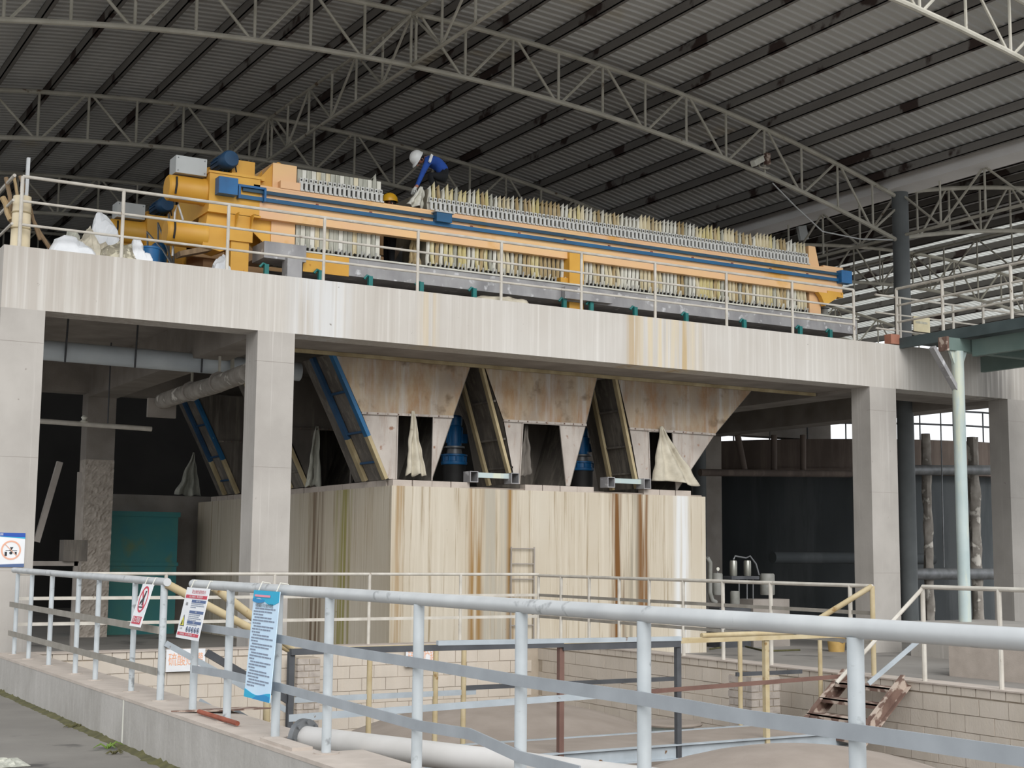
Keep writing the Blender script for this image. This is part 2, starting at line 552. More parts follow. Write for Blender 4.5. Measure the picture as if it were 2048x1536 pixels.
struct(MB().box(KX1, RX + 0.35, 0.6, 1.0, -3.4, 0.0).build('wall_front', 'block'), 'front end wall of the tank pit', 'wall')

LB, HB = 0.44, 0.205
mb_y = MB().box(0, 0.05, 0, LB - 0.009, 0, HB - 0.009)
mb_x = MB().box(0, LB - 0.009, 0, 0.05, 0, HB - 0.009)
mb_cy = MB().box(0, 0.33, 0, 0.21, 0, 0.10)
mb_cx = MB().box(0, 0.21, 0, 0.33, 0, 0.10)


def share(mb, name, mat):
    me = bpy.data.meshes.new(name)
    me.from_pydata(mb.v, [], mb.f)
    for k in (mat if isinstance(mat, (list, tuple)) else [mat]):
        me.materials.append(MATS[k])
    if isinstance(mat, (list, tuple)):
        me.polygons.foreach_set('material_index', mb.mi)
    return me


def put(me, name, parent, loc, rot=None):
    o = bpy.data.objects.new(name, me)
    col.objects.link(o)
    org = Vector((0, 0, 0))
    r = parent
    while r is not None:
        org = org + r.location
        r = r.parent
    o.parent = parent
    o.location = V3(loc) - org
    if rot:
        o.rotation_euler = rot
    return o


me_by, me_bx = share(mb_y, 'brick', 'block'), share(mb_x, 'brick', 'block')
me_cy, me_cx = share(mb_cy, 'cap_brick', 'block'), share(mb_cx, 'cap_brick', 'block')
for r in range(8):
    z = -0.13 - (r + 1) * HB
    y = 7.6 + (0.22 if r % 2 else 0.0)
    while y < BY - 0.3:
        put(me_by, 'brick', wr, (RX + 0.018 + random.uniform(-0.006, 0.006), y, z))
        y += LB
    x = KX1 + 0.02 + (0.22 if r % 2 else 0.0)
    while x < RX - LB:
        put(me_bx, 'brick', wb, (x, BY + 0.018 + random.uniform(-0.005, 0.005), z))
        x += LB
y = 7.6
while y < BY - 0.1:
    put(me_cy, 'cap_brick', wr, (RX + 0.01 + random.uniform(-0.004, 0.004), y, -0.118))
    y += 0.222
x = KX1 + 0.03
while x < RX - 0.1:
    put(me_cx, 'cap_brick', wb, (x, BY + 0.01 + random.uniform(-0.004, 0.004), -0.118))
    x += 0.222
MB().box(RX - 0.01, RX + 0.36, 0.6, BY, -0.018, 0.0).build('screed', 'kerb_top', wr)
MB().box(KX1, RX + 0.36, BY - 0.01, BY + 0.36, -0.018, 0.0).build('screed', 'kerb_top', wb)

# ---- concrete frame
COLS = [(4.07, 4.744), (8.262, 8.933), (22.37, 23.16), (26.77, 27.5)]
CL = ['square concrete column at the open corner beside the road', 'square concrete column streaked white beside the stained tank',
      'square concrete column between the pump bay and the narrow bay', 'concrete column behind the pale green round post']
for (x0, x1), lb in zip(COLS, CL):
    c = struct(MB().box(x0, x1, FY, FY + 0.57, GZ, ZB).build('concrete_column', 'column_concrete'), lb, 'column')
    for zz in (1.2, 2.95, 4.75):
        MB().box(x0 - 0.002, x1 + 0.002, FY - 0.002, FY + 0.1, zz, zz + 0.005).build('pour_joint', 'inner_concrete', c)
for i, (x0, x1) in enumerate(COLS):
    lb = ['rear concrete column at the far corner', 'rear concrete column with a chipped rough lower face', 'rear concrete column behind the hoppers', 'rear concrete column of the end bay'][i]
    c = struct(MB().box(x0, x1, 34.4, 34.97, 3.7 if i == 1 else GZ, 5.3).build('concrete_column', 'inner_concrete'), lb, 'column')
    if i == 1:
        m = MB()

        def chip(u, v, x0=x0, x1=x1):
            k = mnoise.noise(Vector((u * 9 + v * 14, v * 40, 3.1)))
            return (x0 + (x1 - x0) * u, 34.38 - 0.05 * abs(k), GZ + v * 4.2)
        m.grid(chip, 14, 84)
        m.box(x0, x1, 34.4, 34.97, GZ, 3.7)
        m.build('chipped_face', 'rough_concrete', c)
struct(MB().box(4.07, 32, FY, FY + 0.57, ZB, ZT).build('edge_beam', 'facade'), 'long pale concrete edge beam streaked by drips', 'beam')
struct(MB().box(8.93, 32, FY + 0.57, 24.5, ZB + 0.004, 5.98).build('edge_slab', 'inner_concrete'), 'thick concrete slab strip in front of the hopper mouths', 'slab')
struct(MB().box(4.07, 32, FY + 0.57, 36, 5.98, ZT).build('platform_slab', 'inner_concrete'), 'concrete platform slab carrying the filter presses', 'slab')
for x0, x1 in COLS:
    struct(MB().box(x0, x1, FY + 0.57, 34.4, 5.2, 5.98).build('cross_beam', 'inner_concrete'), 'concrete cross beam under the platform slab', 'beam')['group'] = 'cross beams under the platform'
struct(MB().box(4.07, 32, 34.4, 34.97, 5.3, 5.98).build('rear_beam', 'inner_concrete'), 'rear concrete beam under the platform', 'beam')

# ---- roof: arched trusses along X, purlins along Y, corrugated sheets
XM, RR = 12.5, 49.5
ZTOP, ZBOT = 12.87, 11.71
XM2, RR2, ZTOP2, ZBOT2 = 36.0, 43.0, 11.96, 10.76


def arc(x, z0, xm=XM, rr=RR):
    return z0 - (rr - math.sqrt(rr * rr - (x - xm) ** 2))


def make_truss(xa, xb, xm, rr, zt, zb, y, node0, step, label):
    t = thing('roof_truss', label, 'roof truss', (xm, y, zb - 2.0))
    n = 24
    for nm, z0 in (('top_chord', zt), ('bottom_chord', zb)):
        MB().poly([(xa + (xb - xa) * i / n, y, arc(xa + (xb - xa) * i / n, z0, xm, rr)) for i in range(n + 1)], 0.058, 8).build(nm, 'truss_paint', t, True)
    k = int((xa - node0) / step) - 2
    while True:
        xn = node0 + k * step
        k += 1
        if xn > xb + step:
            break
        for dx in (0, step / 2):
            x = xn + dx
            if xa + 0.1 < x < xb - 0.1:
                MB().tube((x, y, arc(x, zb, xm, rr)), (x, y, arc(x, zt, xm, rr)), 0.032, 6).build('upright', 'truss_paint', t, True)
        for s in (-1, 1):
            x2 = xn + s * step / 2
            if xa - 0.05 < xn < xb + 0.05 and xa - 0.3 < x2 < xb + 0.3:
                MB().tube((xn + s * 0.08, y, arc(xn, zb, xm, rr)), (x2 - s * 0.08, y, arc(x2, zt, xm, rr)), 0.032, 6).build('diagonal', 'truss_paint', t, True)
    return struct(t)


tA = make_truss(-1.6, 26.69, XM, RR, ZTOP, ZBOT, 26.0, 13.9, 2.37, 'cream painted arched roof truss above the filter press carrying the camera')
for y, lb in ((17.55, 'arched roof truss at the open front edge of the main roof'), (34.5, 'darker arched roof truss behind the filter press'),
              (43.0, 'arched roof truss deep inside the dark hall'), (51.5, 'rearmost arched roof truss of the main hall')):
    c = copy_tree(tA)
    c.location.y = y
    c['label'] = lb
tB = make_truss(26.8, 45.3, XM2, RR2, ZTOP2, ZBOT2, 26.0, 29.7, 2.37, 'arched truss of the neighbouring span springing from the round grey column')
for y, lb in ((34.5, 'second arched truss of the neighbouring span, behind the press end'), (43.0, 'third arched truss of the neighbouring span'), (51.5, 'rearmost arched truss of the neighbouring span')):
    c = copy_tree(tB)
    c.location.y = y
    c['label'] = lb


def long_truss(x, z0, z1, y0, y1, n, r, label):
    t = thing('longitudinal_truss', label, 'roof truss', (x, y0, z0 - 1))
    MB().tube((x, y0, z0), (x, y1, z0), r, 8).build('bottom_chord', 'truss_paint', t, True)
    MB().tube((x, y0, z1), (x, y1, z1), r, 8).build('top_chord', 'truss_paint', t, True)
    s = (y1 - y0) / n
    for i in range(n + 1):
        MB().tube((x, y0 + i * s, z0), (x, y0 + i * s, z1), r * 0.75, 6).build('upright', 'truss_paint', t, True)
        if i < n:
            a, b = (z0, z1) if i % 2 else (z1, z0)
            MB().tube((x, y0 + i * s, a), (x, y0 + (i + 1) * s, b), r * 0.75, 6).build('diagonal', 'truss_paint', t, True)
    return struct(t)


long_truss(12.62, 11.72, 12.84, 17.55, 51.5, 24, 0.04, 'longitudinal bracing truss under the crown of the main roof')
long_truss(26.7, 9.79, 10.98, 17.55, 51.5, 24, 0.042, 'longitudinal eaves truss along the row of round grey columns')
long_truss(36.0, 10.72, 11.94, 17.55, 51.5, 24, 0.04, 'longitudinal bracing truss of the neighbouring span')

for y, lb in ((26.0, 'round dark grey steel roof column beside the press end'), (34.5, 'round grey steel roof column behind the hoppers'), (43.0, 'round grey steel roof column deep in the hall'), (17.55, 'round grey steel roof column near the open roof edge')):
    c = thing('roof_column', lb, 'column', (26.72, y, GZ))
    MB().tube((26.72, y, GZ), (26.72, y, 11.0), 0.21, 20).build('shaft', 'roof_column', c, True)
    MB().box(26.42, 27.02, y - 0.3, y + 0.3, GZ, GZ + 0.04).build('base_plate', 'roof_column', c)
    MB().box(26.45, 26.99, y - 0.27, y + 0.27, 10.99, 11.03).build('cap_plate', 'roof_column', c)
    struct(c)

YR0, YR1 = 16.6, 52.6
roof = thing('roof', 'grey corrugated arched roof of the main hall', 'roof', (XM, YR0, 12))
struct(roof)
for k in range(-6, 17):
    x = 5.78 + 1.275 * k if k < 16 else 25.85
    if not (-1.6 < x < 26.6):
        continue
    z = arc(x, ZTOP) + 0.06
    m = MB()
    m.box(x - 0.045, x - 0.02, YR0, YR1, z, z + 0.24)
    m.box(x - 0.045, x + 0.06, YR0, YR1, z, z + 0.018)
    m.box(x - 0.045, x + 0.06, YR0, YR1, z + 0.222, z + 0.24)
    m.build('purlin', 'purlin', roof)


def sheet_mesh(xa, xb, xm, rr, z0, mat, nseg=22, w=1.0):
    prof = []
    for q in range(4):
        b = q * 0.25
        prof += [(b, 0), (b + 0.155, 0), (b + 0.175, -0.035), (b + 0.225, -0.035), (b + 0.245, 0)]
    prof.append((1.02, 0.004))
    m = MB()
    m.grid(lambda u, v: (xa + (xb - xa) * u, prof[round(v * (len(prof) - 1))][0],
                         arc(xa + (xb - xa) * u, z0, xm, rr) + prof[round(v * (len(prof) - 1))][1]), nseg, len(prof) - 1)
    return share(m, 'roof_sheet', mat)


me_s = sheet_mesh(-1.8, 26.35, XM, RR, ZTOP + 0.34, 'roof_sheet', 30)
for k in range(36):
    put(me_s, 'roof_sheet', roof, (0, YR0 + k, 0))
roof2 = struct(thing('roof', 'roof of the neighbouring span with pale translucent sheets', 'roof', (XM2, YR0, 11)))
for k in range(0, 16):
    x = 27.0 + 1.21 * k
    z = arc(x, ZTOP2, XM2, RR2) + 0.06
    m = MB()
    m.box(x - 0.045, x - 0.02, YR0, YR1, z, z + 0.24)
    m.box(x - 0.045, x + 0.06, YR0, YR1, z, z + 0.018)
    m.build('purlin', 'purlin', roof2)
me_n = sheet_mesh(26.95, 36.0, XM2, RR2, ZTOP2 + 0.34, 'roof_sheet', 12)
me_f = sheet_mesh(36.0, 45.6, XM2, RR2, ZTOP2 + 0.34, 'roof_white', 12)
for k in range(36):
    put(me_n, 'roof_sheet', roof2, (0, YR0 + k, 0))
    put(me_f, 'translucent_sheet', roof2, (0, YR0 + k, 0))
gut = MB().box(26.25, 26.98, YR0, YR1, 10.93, 10.95).box(26.25, 26.28, YR0, YR1, 10.95, 11.28).box(26.95, 26.98, YR0, YR1, 10.95, 11.28)
struct(gut.build('roof_gutter', 'gutter'), 'pale sheet metal valley gutter between the two roof spans', 'gutter')

wf = MB().prism([(-2.5, YR1, GZ), (27.0, YR1, GZ)] + [(27.0 - 29.5 * k / 16, YR1, arc(27.0 - 29.5 * k / 16, ZTOP + 0.33)) for k in range(17)], (0, 0.3, 0))
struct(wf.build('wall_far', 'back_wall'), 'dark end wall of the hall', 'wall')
struct(MB().box(12.6, 25.2, 36.3, 36.5, GZ, 5.98).build('dark_backdrop', 'back_wall'), 'dark rear wall under the platform behind the hoppers', 'wall')  # added dark backdrop that keeps the gaps behind the hoppers black
struct(MB().box(-2.5, -2.2, 38.0, YR1 + 0.3, GZ, 10.6).build('wall_side', 'back_wall'), 'unseen dark side wall of the hall', 'wall')  # unseen wall, cut back so daylight reaches the tank's left face

# ================================================================== STAINED CONCRETE TANK AND HOPPERS
TY = 24.35
tank = thing('concrete_tank', 'large rust streaked concrete tank below the three steel hoppers', 'tank', (15.3, 30, GZ))
MB().box(11.57, 19.02, TY, 36.0, GZ, 2.80).build('tank_body', 'tank_concrete', tank)
me_tb = share(MB().box(0, 0.40, 0, 0.2, 0, 0.115), 'brick', 'cloth_white')
me_tb.materials[0] = MATS['kerb_top']
x = 11.6
while x < 18.6:
    if not (13.2 < x + 0.2 < 14.55 or 16.3 < x + 0.2 < 17.6):
        put(me_tb, 'rim_brick', tank, (x, TY + random.uniform(0.0, 0.02), 2.80), (0, 0, random.uniform(-0.02, 0.02)))
    x += 0.415
me_tc = share(MB().box(0, 0.2, 0, 0.40, 0, 0.115), 'brick', 'kerb_top')
y = TY + 0.3
while y < 35:
    put(me_tc, 'rim_brick', tank, (11.575 + random.uniform(0.0, 0.02), y, 2.80))
    y += 0.415
MB().box(11.62, 18.95, TY + 0.04, TY + 0.22, 2.8, 2.83).build('rim_mortar', 'dust', tank)
# iron ladder rungs cast outline on the tank front
lad = thing('iron_ladder', 'thin grey iron ladder fixed to the stained tank front', 'ladder', (14.75, TY - 0.1, GZ))
lx0, lx1 = P(1022, 1180, Y=TY - 0.06).x, P(1068, 1180, Y=TY - 0.06).x
zt = P(1040, 1094, Y=TY - 0.06).z
for xx in (lx0, lx1):
    MB().tube((xx, TY - 0.06, GZ), (xx, TY - 0.06, zt), 0.016, 6).build('stile', 'inner_concrete', lad)
for k in range(9):
    zz = zt - 0.03 - k * 0.3
    MB().tube((lx0, TY - 0.06, zz), (lx1, TY - 0.06, zz), 0.012, 6).build('rung', 'inner_concrete', lad)

rz = P(300, 990, Y=36.6).z
tag(MB().box(9.4, 12.55, 36.6, 39.5, GZ, rz).build('concrete_tank', 'inner_concrete'), 'dim grey concrete tank behind the teal box', 'tank')
HY, HB2 = 24.52, 26.05


def hopper(label, TL, TR, sL, sR, bL, bR, oTL, oTR, oBR, oBL, blue=False, dy=0.0, dark=False):
    pt = lambda p: P(p[0], p[1], Y=HY)
    TL, TR, sL, sR, bL, bR, oTL, oTR, oBR, oBL = [pt(p) for p in (TL, TR, sL, sR, bL, bR, oTL, oTR, oBR, oBL)]
    # carry the upper slopes on to the slab underside
    zt = ZB
    def up(a, s):
        k = (zt - s.z) / max(a.z - s.z, 1e-3)
        return s + (a - s) * k
    TL, TR = up(TL, sL), up(TR, sR)
    zb = 2.93
    def dn(a, s):
        k = (zb - s.z) / (a.z - s.z)
        return s + (a - s) * k
    bL, bR = dn(bL, sL), dn(bR, sR)
    oBR.z = oBL.z = zb
    h = thing('steel_hopper', label, 'hopper', ((bL.x + bR.x) / 2, HY + dy, zb), 'steel hoppers under the platform')
    D = Vector((0, dy, 0))
    t = (0, 0.02, 0)
    sh = lambda pts: [q + D for q in pts]
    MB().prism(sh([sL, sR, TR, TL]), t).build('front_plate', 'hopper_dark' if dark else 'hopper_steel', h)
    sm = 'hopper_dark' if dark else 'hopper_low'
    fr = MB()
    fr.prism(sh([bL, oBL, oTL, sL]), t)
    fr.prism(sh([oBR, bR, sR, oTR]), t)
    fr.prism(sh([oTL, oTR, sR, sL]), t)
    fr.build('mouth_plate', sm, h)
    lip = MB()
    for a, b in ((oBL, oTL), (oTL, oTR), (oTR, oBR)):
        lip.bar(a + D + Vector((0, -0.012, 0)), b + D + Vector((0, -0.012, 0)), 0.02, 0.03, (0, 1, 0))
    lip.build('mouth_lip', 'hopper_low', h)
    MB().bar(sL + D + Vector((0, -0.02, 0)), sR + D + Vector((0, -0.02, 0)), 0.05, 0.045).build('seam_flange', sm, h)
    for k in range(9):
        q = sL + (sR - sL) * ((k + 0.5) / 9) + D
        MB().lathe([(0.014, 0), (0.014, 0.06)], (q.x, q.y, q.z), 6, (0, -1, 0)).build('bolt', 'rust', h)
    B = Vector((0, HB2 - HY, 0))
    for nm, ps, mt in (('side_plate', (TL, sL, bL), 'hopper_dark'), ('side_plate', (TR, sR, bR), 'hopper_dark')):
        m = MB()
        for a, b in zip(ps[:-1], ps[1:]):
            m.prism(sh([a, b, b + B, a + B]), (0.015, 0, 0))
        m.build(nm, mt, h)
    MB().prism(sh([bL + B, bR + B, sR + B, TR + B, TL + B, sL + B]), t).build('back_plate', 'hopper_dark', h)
    # stiffening channels down the left slope
    off = Vector((-0.05, 0, 0))
    mid = sL + (bL - sL) * 0.35
    for yo in (0.02, 0.62):
        o2 = off + D + Vector((0, yo * (HB2 - HY), 0))
        if blue:
            MB().bar(TL + o2, mid + o2, 0.16, 0.07, (1, 0, 0.4)).build('channel', 'blue_bar' if yo < 0.1 else 'dark_blue', h)
            MB().bar(mid + o2, bL + o2, 0.16, 0.07, (1, 0, 0.4)).build('channel', 'hopper_channel', h)
        else:
            MB().bar(TL + o2, bL + o2, 0.12, 0.06, (1, 0, 0.4)).build('channel', 'hopper_channel', h)
    for k in (0.3, 0.62, 0.86):
        a = TL + (bL - TL) * k
        a = a + (sL - (TL + (bL - TL) * ((TL.z - sL.z) / (TL.z - bL.z)))) * 0.6 + off * 0.6 + D
        MB().bar(a, a + B * 0.62, 0.05, 0.04).build('stiffener', 'dark_blue' if blue else 'hopper_dark', h)
    return h


H1 = ((668, 704), (942, 727), (722, 826), (905, 834), (775, 955), (868, 945), (795, 829), (866, 832), (863, 952), (792, 952))
H2 = ((971, 741), (1194, 754), (1006, 841), (1171, 850), (1025, 946), (1143, 958), (1045, 846), (1119, 850), (1132, 958), (1038, 955))
H3 = ((1235, 757), (1503, 781), (1258, 857), (1429, 869), (1276, 958), (1380, 942), (1296, 863), (1344, 865), (1352, 968), (1300, 968))
hopper('rusty steel hopper with blue side channels and a cloth strip in its mouth', *H1, blue=True)
hopper('rusty steel hopper with an empty open mouth between two others', *H2)
hopper('rusty steel hopper with a plastic sack stuffed in its mouth', *H3)
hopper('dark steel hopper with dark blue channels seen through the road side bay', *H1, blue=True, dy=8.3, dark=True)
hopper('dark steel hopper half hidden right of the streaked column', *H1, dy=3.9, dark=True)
MB_f = MB().box(9.2, 22.3, HY - 0.08, HY - 0.03, ZB - 0.07, ZB)
tag(MB_f.build('hopper_flange', 'hopper_channel'), 'long rusty flange strip under the slab in front of the hoppers', 'flange')


def frame_channel(px0, px1, py, label):
    a, b = P(px0, py, Y=TY - 0.05), P(px1, py, Y=TY - 0.05)
    z = 2.915
    t = thing('steel_crosspiece', label, 'steel frame', ((a.x + b.x) / 2, TY, z))
    w = 0.09
    for xx in (a.x, b.x):
        m = MB()
        m.box(xx - w, xx + w, TY - 0.12, TY + 0.16, z, z + 0.015)
        m.box(xx - w, xx + w, TY - 0.12, TY + 0.16, z + 0.2, z + 0.215)
        m.box(xx - w, xx - w + 0.015, TY - 0.12, TY + 0.16, z + 0.015, z + 0.2)
        m.box(xx + w - 0.015, xx + w, TY - 0.12, TY + 0.16, z + 0.015, z + 0.2)
        m.build('box_channel', 'tray_steel', t)
    MB().box(a.x + w, b.x - w, TY - 0.02, TY + 0.08, z + 0.1, z + 0.2).build('green_bar', 'pale_green', t)
    return t


frame_channel(945, 1027, 957, 'pale green crosspiece between two box channels left of the open hopper mouth')
frame_channel(1219, 1291, 966, 'pale green crosspiece between two box channels beside the sack filled hopper')


def gearmotor(px, py_top, py_bot, Y, label):
    b = P(px, py_bot, Y=Y)
    H = P(px, py_top, Y=Y).z - b.z
    t = thing('gearmotor', label, 'motor', (b.x, Y, b.z), 'blue gearmotors on the tank')
    c = (b.x, Y, b.z)
    MB().lathe([(0.3, 2.80 - b.z), (0.3, 2.84 - b.z), (0.25, 2.85 - b.z), (0.25, H * 0.14)], c, 20).build('base_ring', 'black', t, True)
    MB().lathe([(0.27, H * 0.14), (0.28, H * 0.16), (0.28, H * 0.19), (0.25, H * 0.2), (0.25, H * 0.28), (0.28, H * 0.29), (0.28, H * 0.32), (0.2, H * 0.33)], c, 20).build('gearbox', 'blue', t, True)
    for k in range(10):
        a = 2 * math.pi * k / 10
        MB().box(b.x + 0.25 * math.cos(a) - 0.015, b.x + 0.25 * math.cos(a) + 0.015, Y + 0.25 * math.sin(a) - 0.015, Y + 0.25 * math.sin(a) + 0.015, b.z + H * 0.19, b.z + H * 0.3).build('rib', 'blue', t)
    MB().lathe([(0.17, H * 0.33), (0.15, H * 0.42), (0.22, H * 0.43), (0.22, H * 0.46)], c, 20).build('flange', 'steel', t, True)
    MB().lathe([(0.15, H * 0.46), (0.16, H * 0.5), (0.16, H * 0.8), (0.14, H * 0.82)], c, 20).build('motor_body', 'blue', t, True)
    for k in range(16):
        a = 2 * math.pi * k / 16
        MB().bar((b.x + 0.165 * math.cos(a), Y + 0.165 * math.sin(a), b.z + H * 0.52), (b.x + 0.165 * math.cos(a), Y + 0.165 * math.sin(a), b.z + H * 0.79), 0.03, 0.006, (math.cos(a + 1.57), math.sin(a + 1.57), 0)).build('fin', 'blue', t)
    MB().lathe([(0.155, H * 0.82), (0.16, H * 0.84), (0.16, H * 0.97), (0.12, H)], c, 20).build('fan_cowl', 'blue', t, True)
    MB().box(b.x + 0.13, b.x + 0.26, Y - 0.1, Y + 0.06, b.z + H * 0.52, b.z + H * 0.68).build('terminal_box', 'blue', t)


gearmotor(908, 831, 946, 26.5, 'blue vertical gearmotor right of the hopper with the cloth strip')
gearmotor(1163, 855, 956, 26.5, 'blue vertical gearmotor glimpsed behind the open mouthed hopper')


def drape(label, name, mat, top, base_l, base_r, Y, folds=5, amp=0.04, curl=0.0, bulge=0.0):
    a, l, r = P(*top, Y=Y), P(*base_l, Y=Y), P(*base_r, Y=Y)
    m = MB()

    def fn(u, v):
        bl = l + (r - l) * u
        k = v ** 0.85
        p = a + Vector(((u - 0.5) * 0.04, 0, 0)) + (bl - a) * k
        y = Y - amp * math.sin(u * folds * math.pi) * (0.25 + v) - bulge * math.sin(math.pi * u) * v ** 1.5
        y += 0.03 * mnoise.noise(Vector((u * 4, v * 5, top[0] * 0.1)))
        z = p.z + (0.13 * mnoise.noise(Vector((u * 3.3, 0.4, top[0]))) + 0.05) * v ** 3
        return (p.x + 0.04 * mnoise.noise(Vector((u * 2, v * 4, 9 + top[0]))), y, z)
    m.grid(fn, 24, 22)
    return tag(m.build(name, mat, None, True, solid=0.012), label, 'cloth')


drape('pale cloth strip hanging to a point in the hopper mouth', 'cloth_strip', 'sack', (826, 822), (813, 951), (851, 953), HY - 0.04, 4, 0.05)
drape('crumpled plastic sack filling the right hopper mouth', 'plastic_sack', 'sack', (1322, 853), (1305, 972), (1398, 975), HY - 0.09, 5, 0.07, bulge=0.22)
drape('dark grey sack cloth hanging inside the middle hopper mouth', 'cloth_strip', 'hopper_dark', (1052, 850), (1040, 957), (1062, 957), HY + 0.25, 3, 0.03)
drape('pale plastic sheet hung beside the rear hopper behind the column', 'plastic_sheet', 'cloth_grey', (634, 852), (612, 975), (640, 975), 28.38, 3, 0.05)
drape('grey plastic sack hanging among the dark rear hoppers', 'plastic_sack', 'cloth_grey', (388, 905), (350, 993), (400, 996), 36.75, 4, 0.08)
# ================================================================== FILTER PRESS
PY = 23.9
PZ0 = ZT


def drive_unit(root, dy):
    d = Vector((0, dy, 0))

    def bx(name, mat, x0, x1, y0, y1, z0, z1):
        return MB().box(x0, x1, y0 + dy, y1 + dy, z0, z1).build(name, mat, root)
    c = bx('headstock', 'yellow', 7.68, 8.62, PY, 25.7, 7.52, 8.2)
    bx('headstock_flange', 'yellow', 7.66, 8.64, PY - 0.02, 25.72, 8.2, 8.24)
    bx('headstock_flange', 'yellow', 7.66, 8.64, PY - 0.02, 25.72, 7.49, 7.53)
    for zc, nm in ((7.9, 'upper'), (7.1, 'lower')):
        yc = 24.2 + dy
        cy = MB().lathe([(0.2, 0), (0.23, 0.03), (0.235, 0.12), (0.235, 0.62), (0.25, 0.64), (0.25, 0.72)], (7.0, yc, zc), 28, (1, 0, 0)).build('hydraulic_cylinder', 'yellow', root, True)
        MB().poly([(7.12, yc - 0.2, zc + 0.16), (7.11, yc - 0.25, zc + 0.02), (7.1, yc - 0.22, zc - 0.15)], 0.018, 6).build('hose', 'black', cy, True)
    m = MB().prism([(7.7, 24.0 + dy, 7.5), (8.3, 24.0 + dy, 7.5), (8.3, 24.0 + dy, 6.98), (7.95, 24.0 + dy, 6.82), (7.62, 24.0 + dy, 6.88)], (0, 0.5, 0))
    m.build('lower_bracket', 'yellow', root)
    for yy in (24.5, 25.4):
        MB().prism([(7.7, yy + dy, 8.24), (7.75, yy + dy, 8.42), (7.95, yy + dy, 8.5), (8.05, yy + dy, 8.24)], (0, 0.04, 0)).build('lug', 'yellow', root)
    b = bx('control_box', 'box_grey', 7.1, 7.66, 24.02, 24.4, 8.15, 8.46)
    for xx in (7.14, 7.62):
        for zz in (8.19, 8.42):
            MB().lathe([(0.012, 0), (0.012, 0.012)], (xx, 24.02 + dy, zz), 8, (0, -1, 0)).build('bolt', 'steel', b)
    # motor lying across the headstock
    cc = (8.0, 24.5 + dy, 8.46)
    mo = MB().lathe([(0.13, 0), (0.15, 0.03), (0.15, 0.36), (0.165, 0.38), (0.165, 0.55), (0.14, 0.6), (0.06, 0.61)], cc, 20, (0.12, -1, 0.1)).build('motor', 'dark_blue', root, True)
    for k in range(14):
        a = 2 * math.pi * k / 14
        MB().bar((cc[0] + 0.155 * math.cos(a) + 0.005, cc[1] - 0.05, cc[2] + 0.155 * math.sin(a)), (cc[0] + 0.155 * math.cos(a) + 0.04, cc[1] - 0.36, cc[2] + 0.155 * math.sin(a) + 0.03), 0.008, 0.03, (math.cos(a), 0, math.sin(a))).build('fin', 'dark_blue', mo)
    bx('pump_box', 'yellow', 8.15, 8.58, 24.1, 24.6, 8.24, 8.56)
    bx('pump_foot', 'yellow', 8.1, 8.72, 23.95, 24.7, 8.2, 8.27)
    MB().poly([(8.1, 24.15 + dy, 8.55), (8.14, 24.05 + dy, 8.62), (8.16, 23.98 + dy, 8.45), (8.2, 24.0 + dy, 8.3)], 0.016, 6).build('cable', 'black', root, True)
    # leg
    bx('leg', 'yellow', 8.06, 8.5, PY - 0.02, PY + 0.42, 7.02, 7.5)
    bx('leg', 'yellow', 8.12, 8.45, PY + 0.02, PY + 0.38, 6.3, 7.02)
    bx('foot', 'yellow', 8.02, 8.56, PY - 0.06, PY + 0.44, 6.27, 6.32)
    for xx in (8.16, 8.44):
        MB().prism([(xx, PY - 0.02 + dy, 7.5), (xx, PY - 0.2 + dy, 7.5), (xx, PY - 0.02 + dy, 7.25)], (0.02, 0, 0)).build('gusset', 'yellow', root)


press = thing('filter_press', 'long yellow filter press with a row of cloth hung plates', 'filter press', (15, 24.8, PZ0))
drive_unit(press, 0)
for yy, nm in ((PY, 'near'), (25.6, 'far')):
    b = MB().box(8.5, 22.67, yy + 0.004, yy + 0.13, 7.53, 8.08).build('side_beam', 'peach', press)
    MB().box(8.5, 22.67, yy, yy + 0.16, 8.06, 8.1).build('beam_flange', 'peach', b)
    MB().box(8.5, 22.67, yy, yy + 0.16, 7.5, 7.545).build('beam_flange', 'peach', b)
    MB().box(22.2, 22.67, yy - 0.02, yy + 0.18, 7.44, 7.56).build('beam_end', 'yellow', b)
# blue chain rails on the near beam
for z, h in ((7.965, 0.062), (7.83, 0.07)):
    MB().box(8.2 if z < 7.9 else 8.28, 22.6, PY - 0.06, PY - 0.02, z - h / 2, z + h / 2).build('chain_rail', 'blue_bar' if z < 7.9 else 'blue_bar_dark', press)
MB().box(7.78, 8.13, PY - 0.22, PY - 0.01, 7.8, 8.1).build('chain_drive_box', 'blue', press)
for xx in (8.2, 8.68):
    MB().box(xx - 0.02, xx + 0.02, PY - 0.12, PY - 0.01, 7.78, 8.02).build('rail_bracket', 'blue', press)
MB().box(8.13, 8.7, PY - 0.1, PY - 0.04, 8.0, 8.04).build('rail_bracket', 'blue', press)
MB().box(12.12, 12.45, PY - 0.16, PY, 7.86, 8.04).build('carriage', 'blue_bar', press)
MB().box(12.08, 12.5, PY - 0.18, PY + 0.05, 8.04, 8.06).build('carriage_plate', 'plate_handle', press)
MB().box(22.5, 22.82, PY - 0.16, PY + 0.02, 7.76, 8.05).build('chain_end_box', 'blue', press)
for k in range(12):
    xx = 9.7 + k * 1.08
    MB().box(xx, xx + 0.05, PY - 0.02, PY + 0.02, 7.87, 7.9).build('rail_clip', 'rust_red', press)
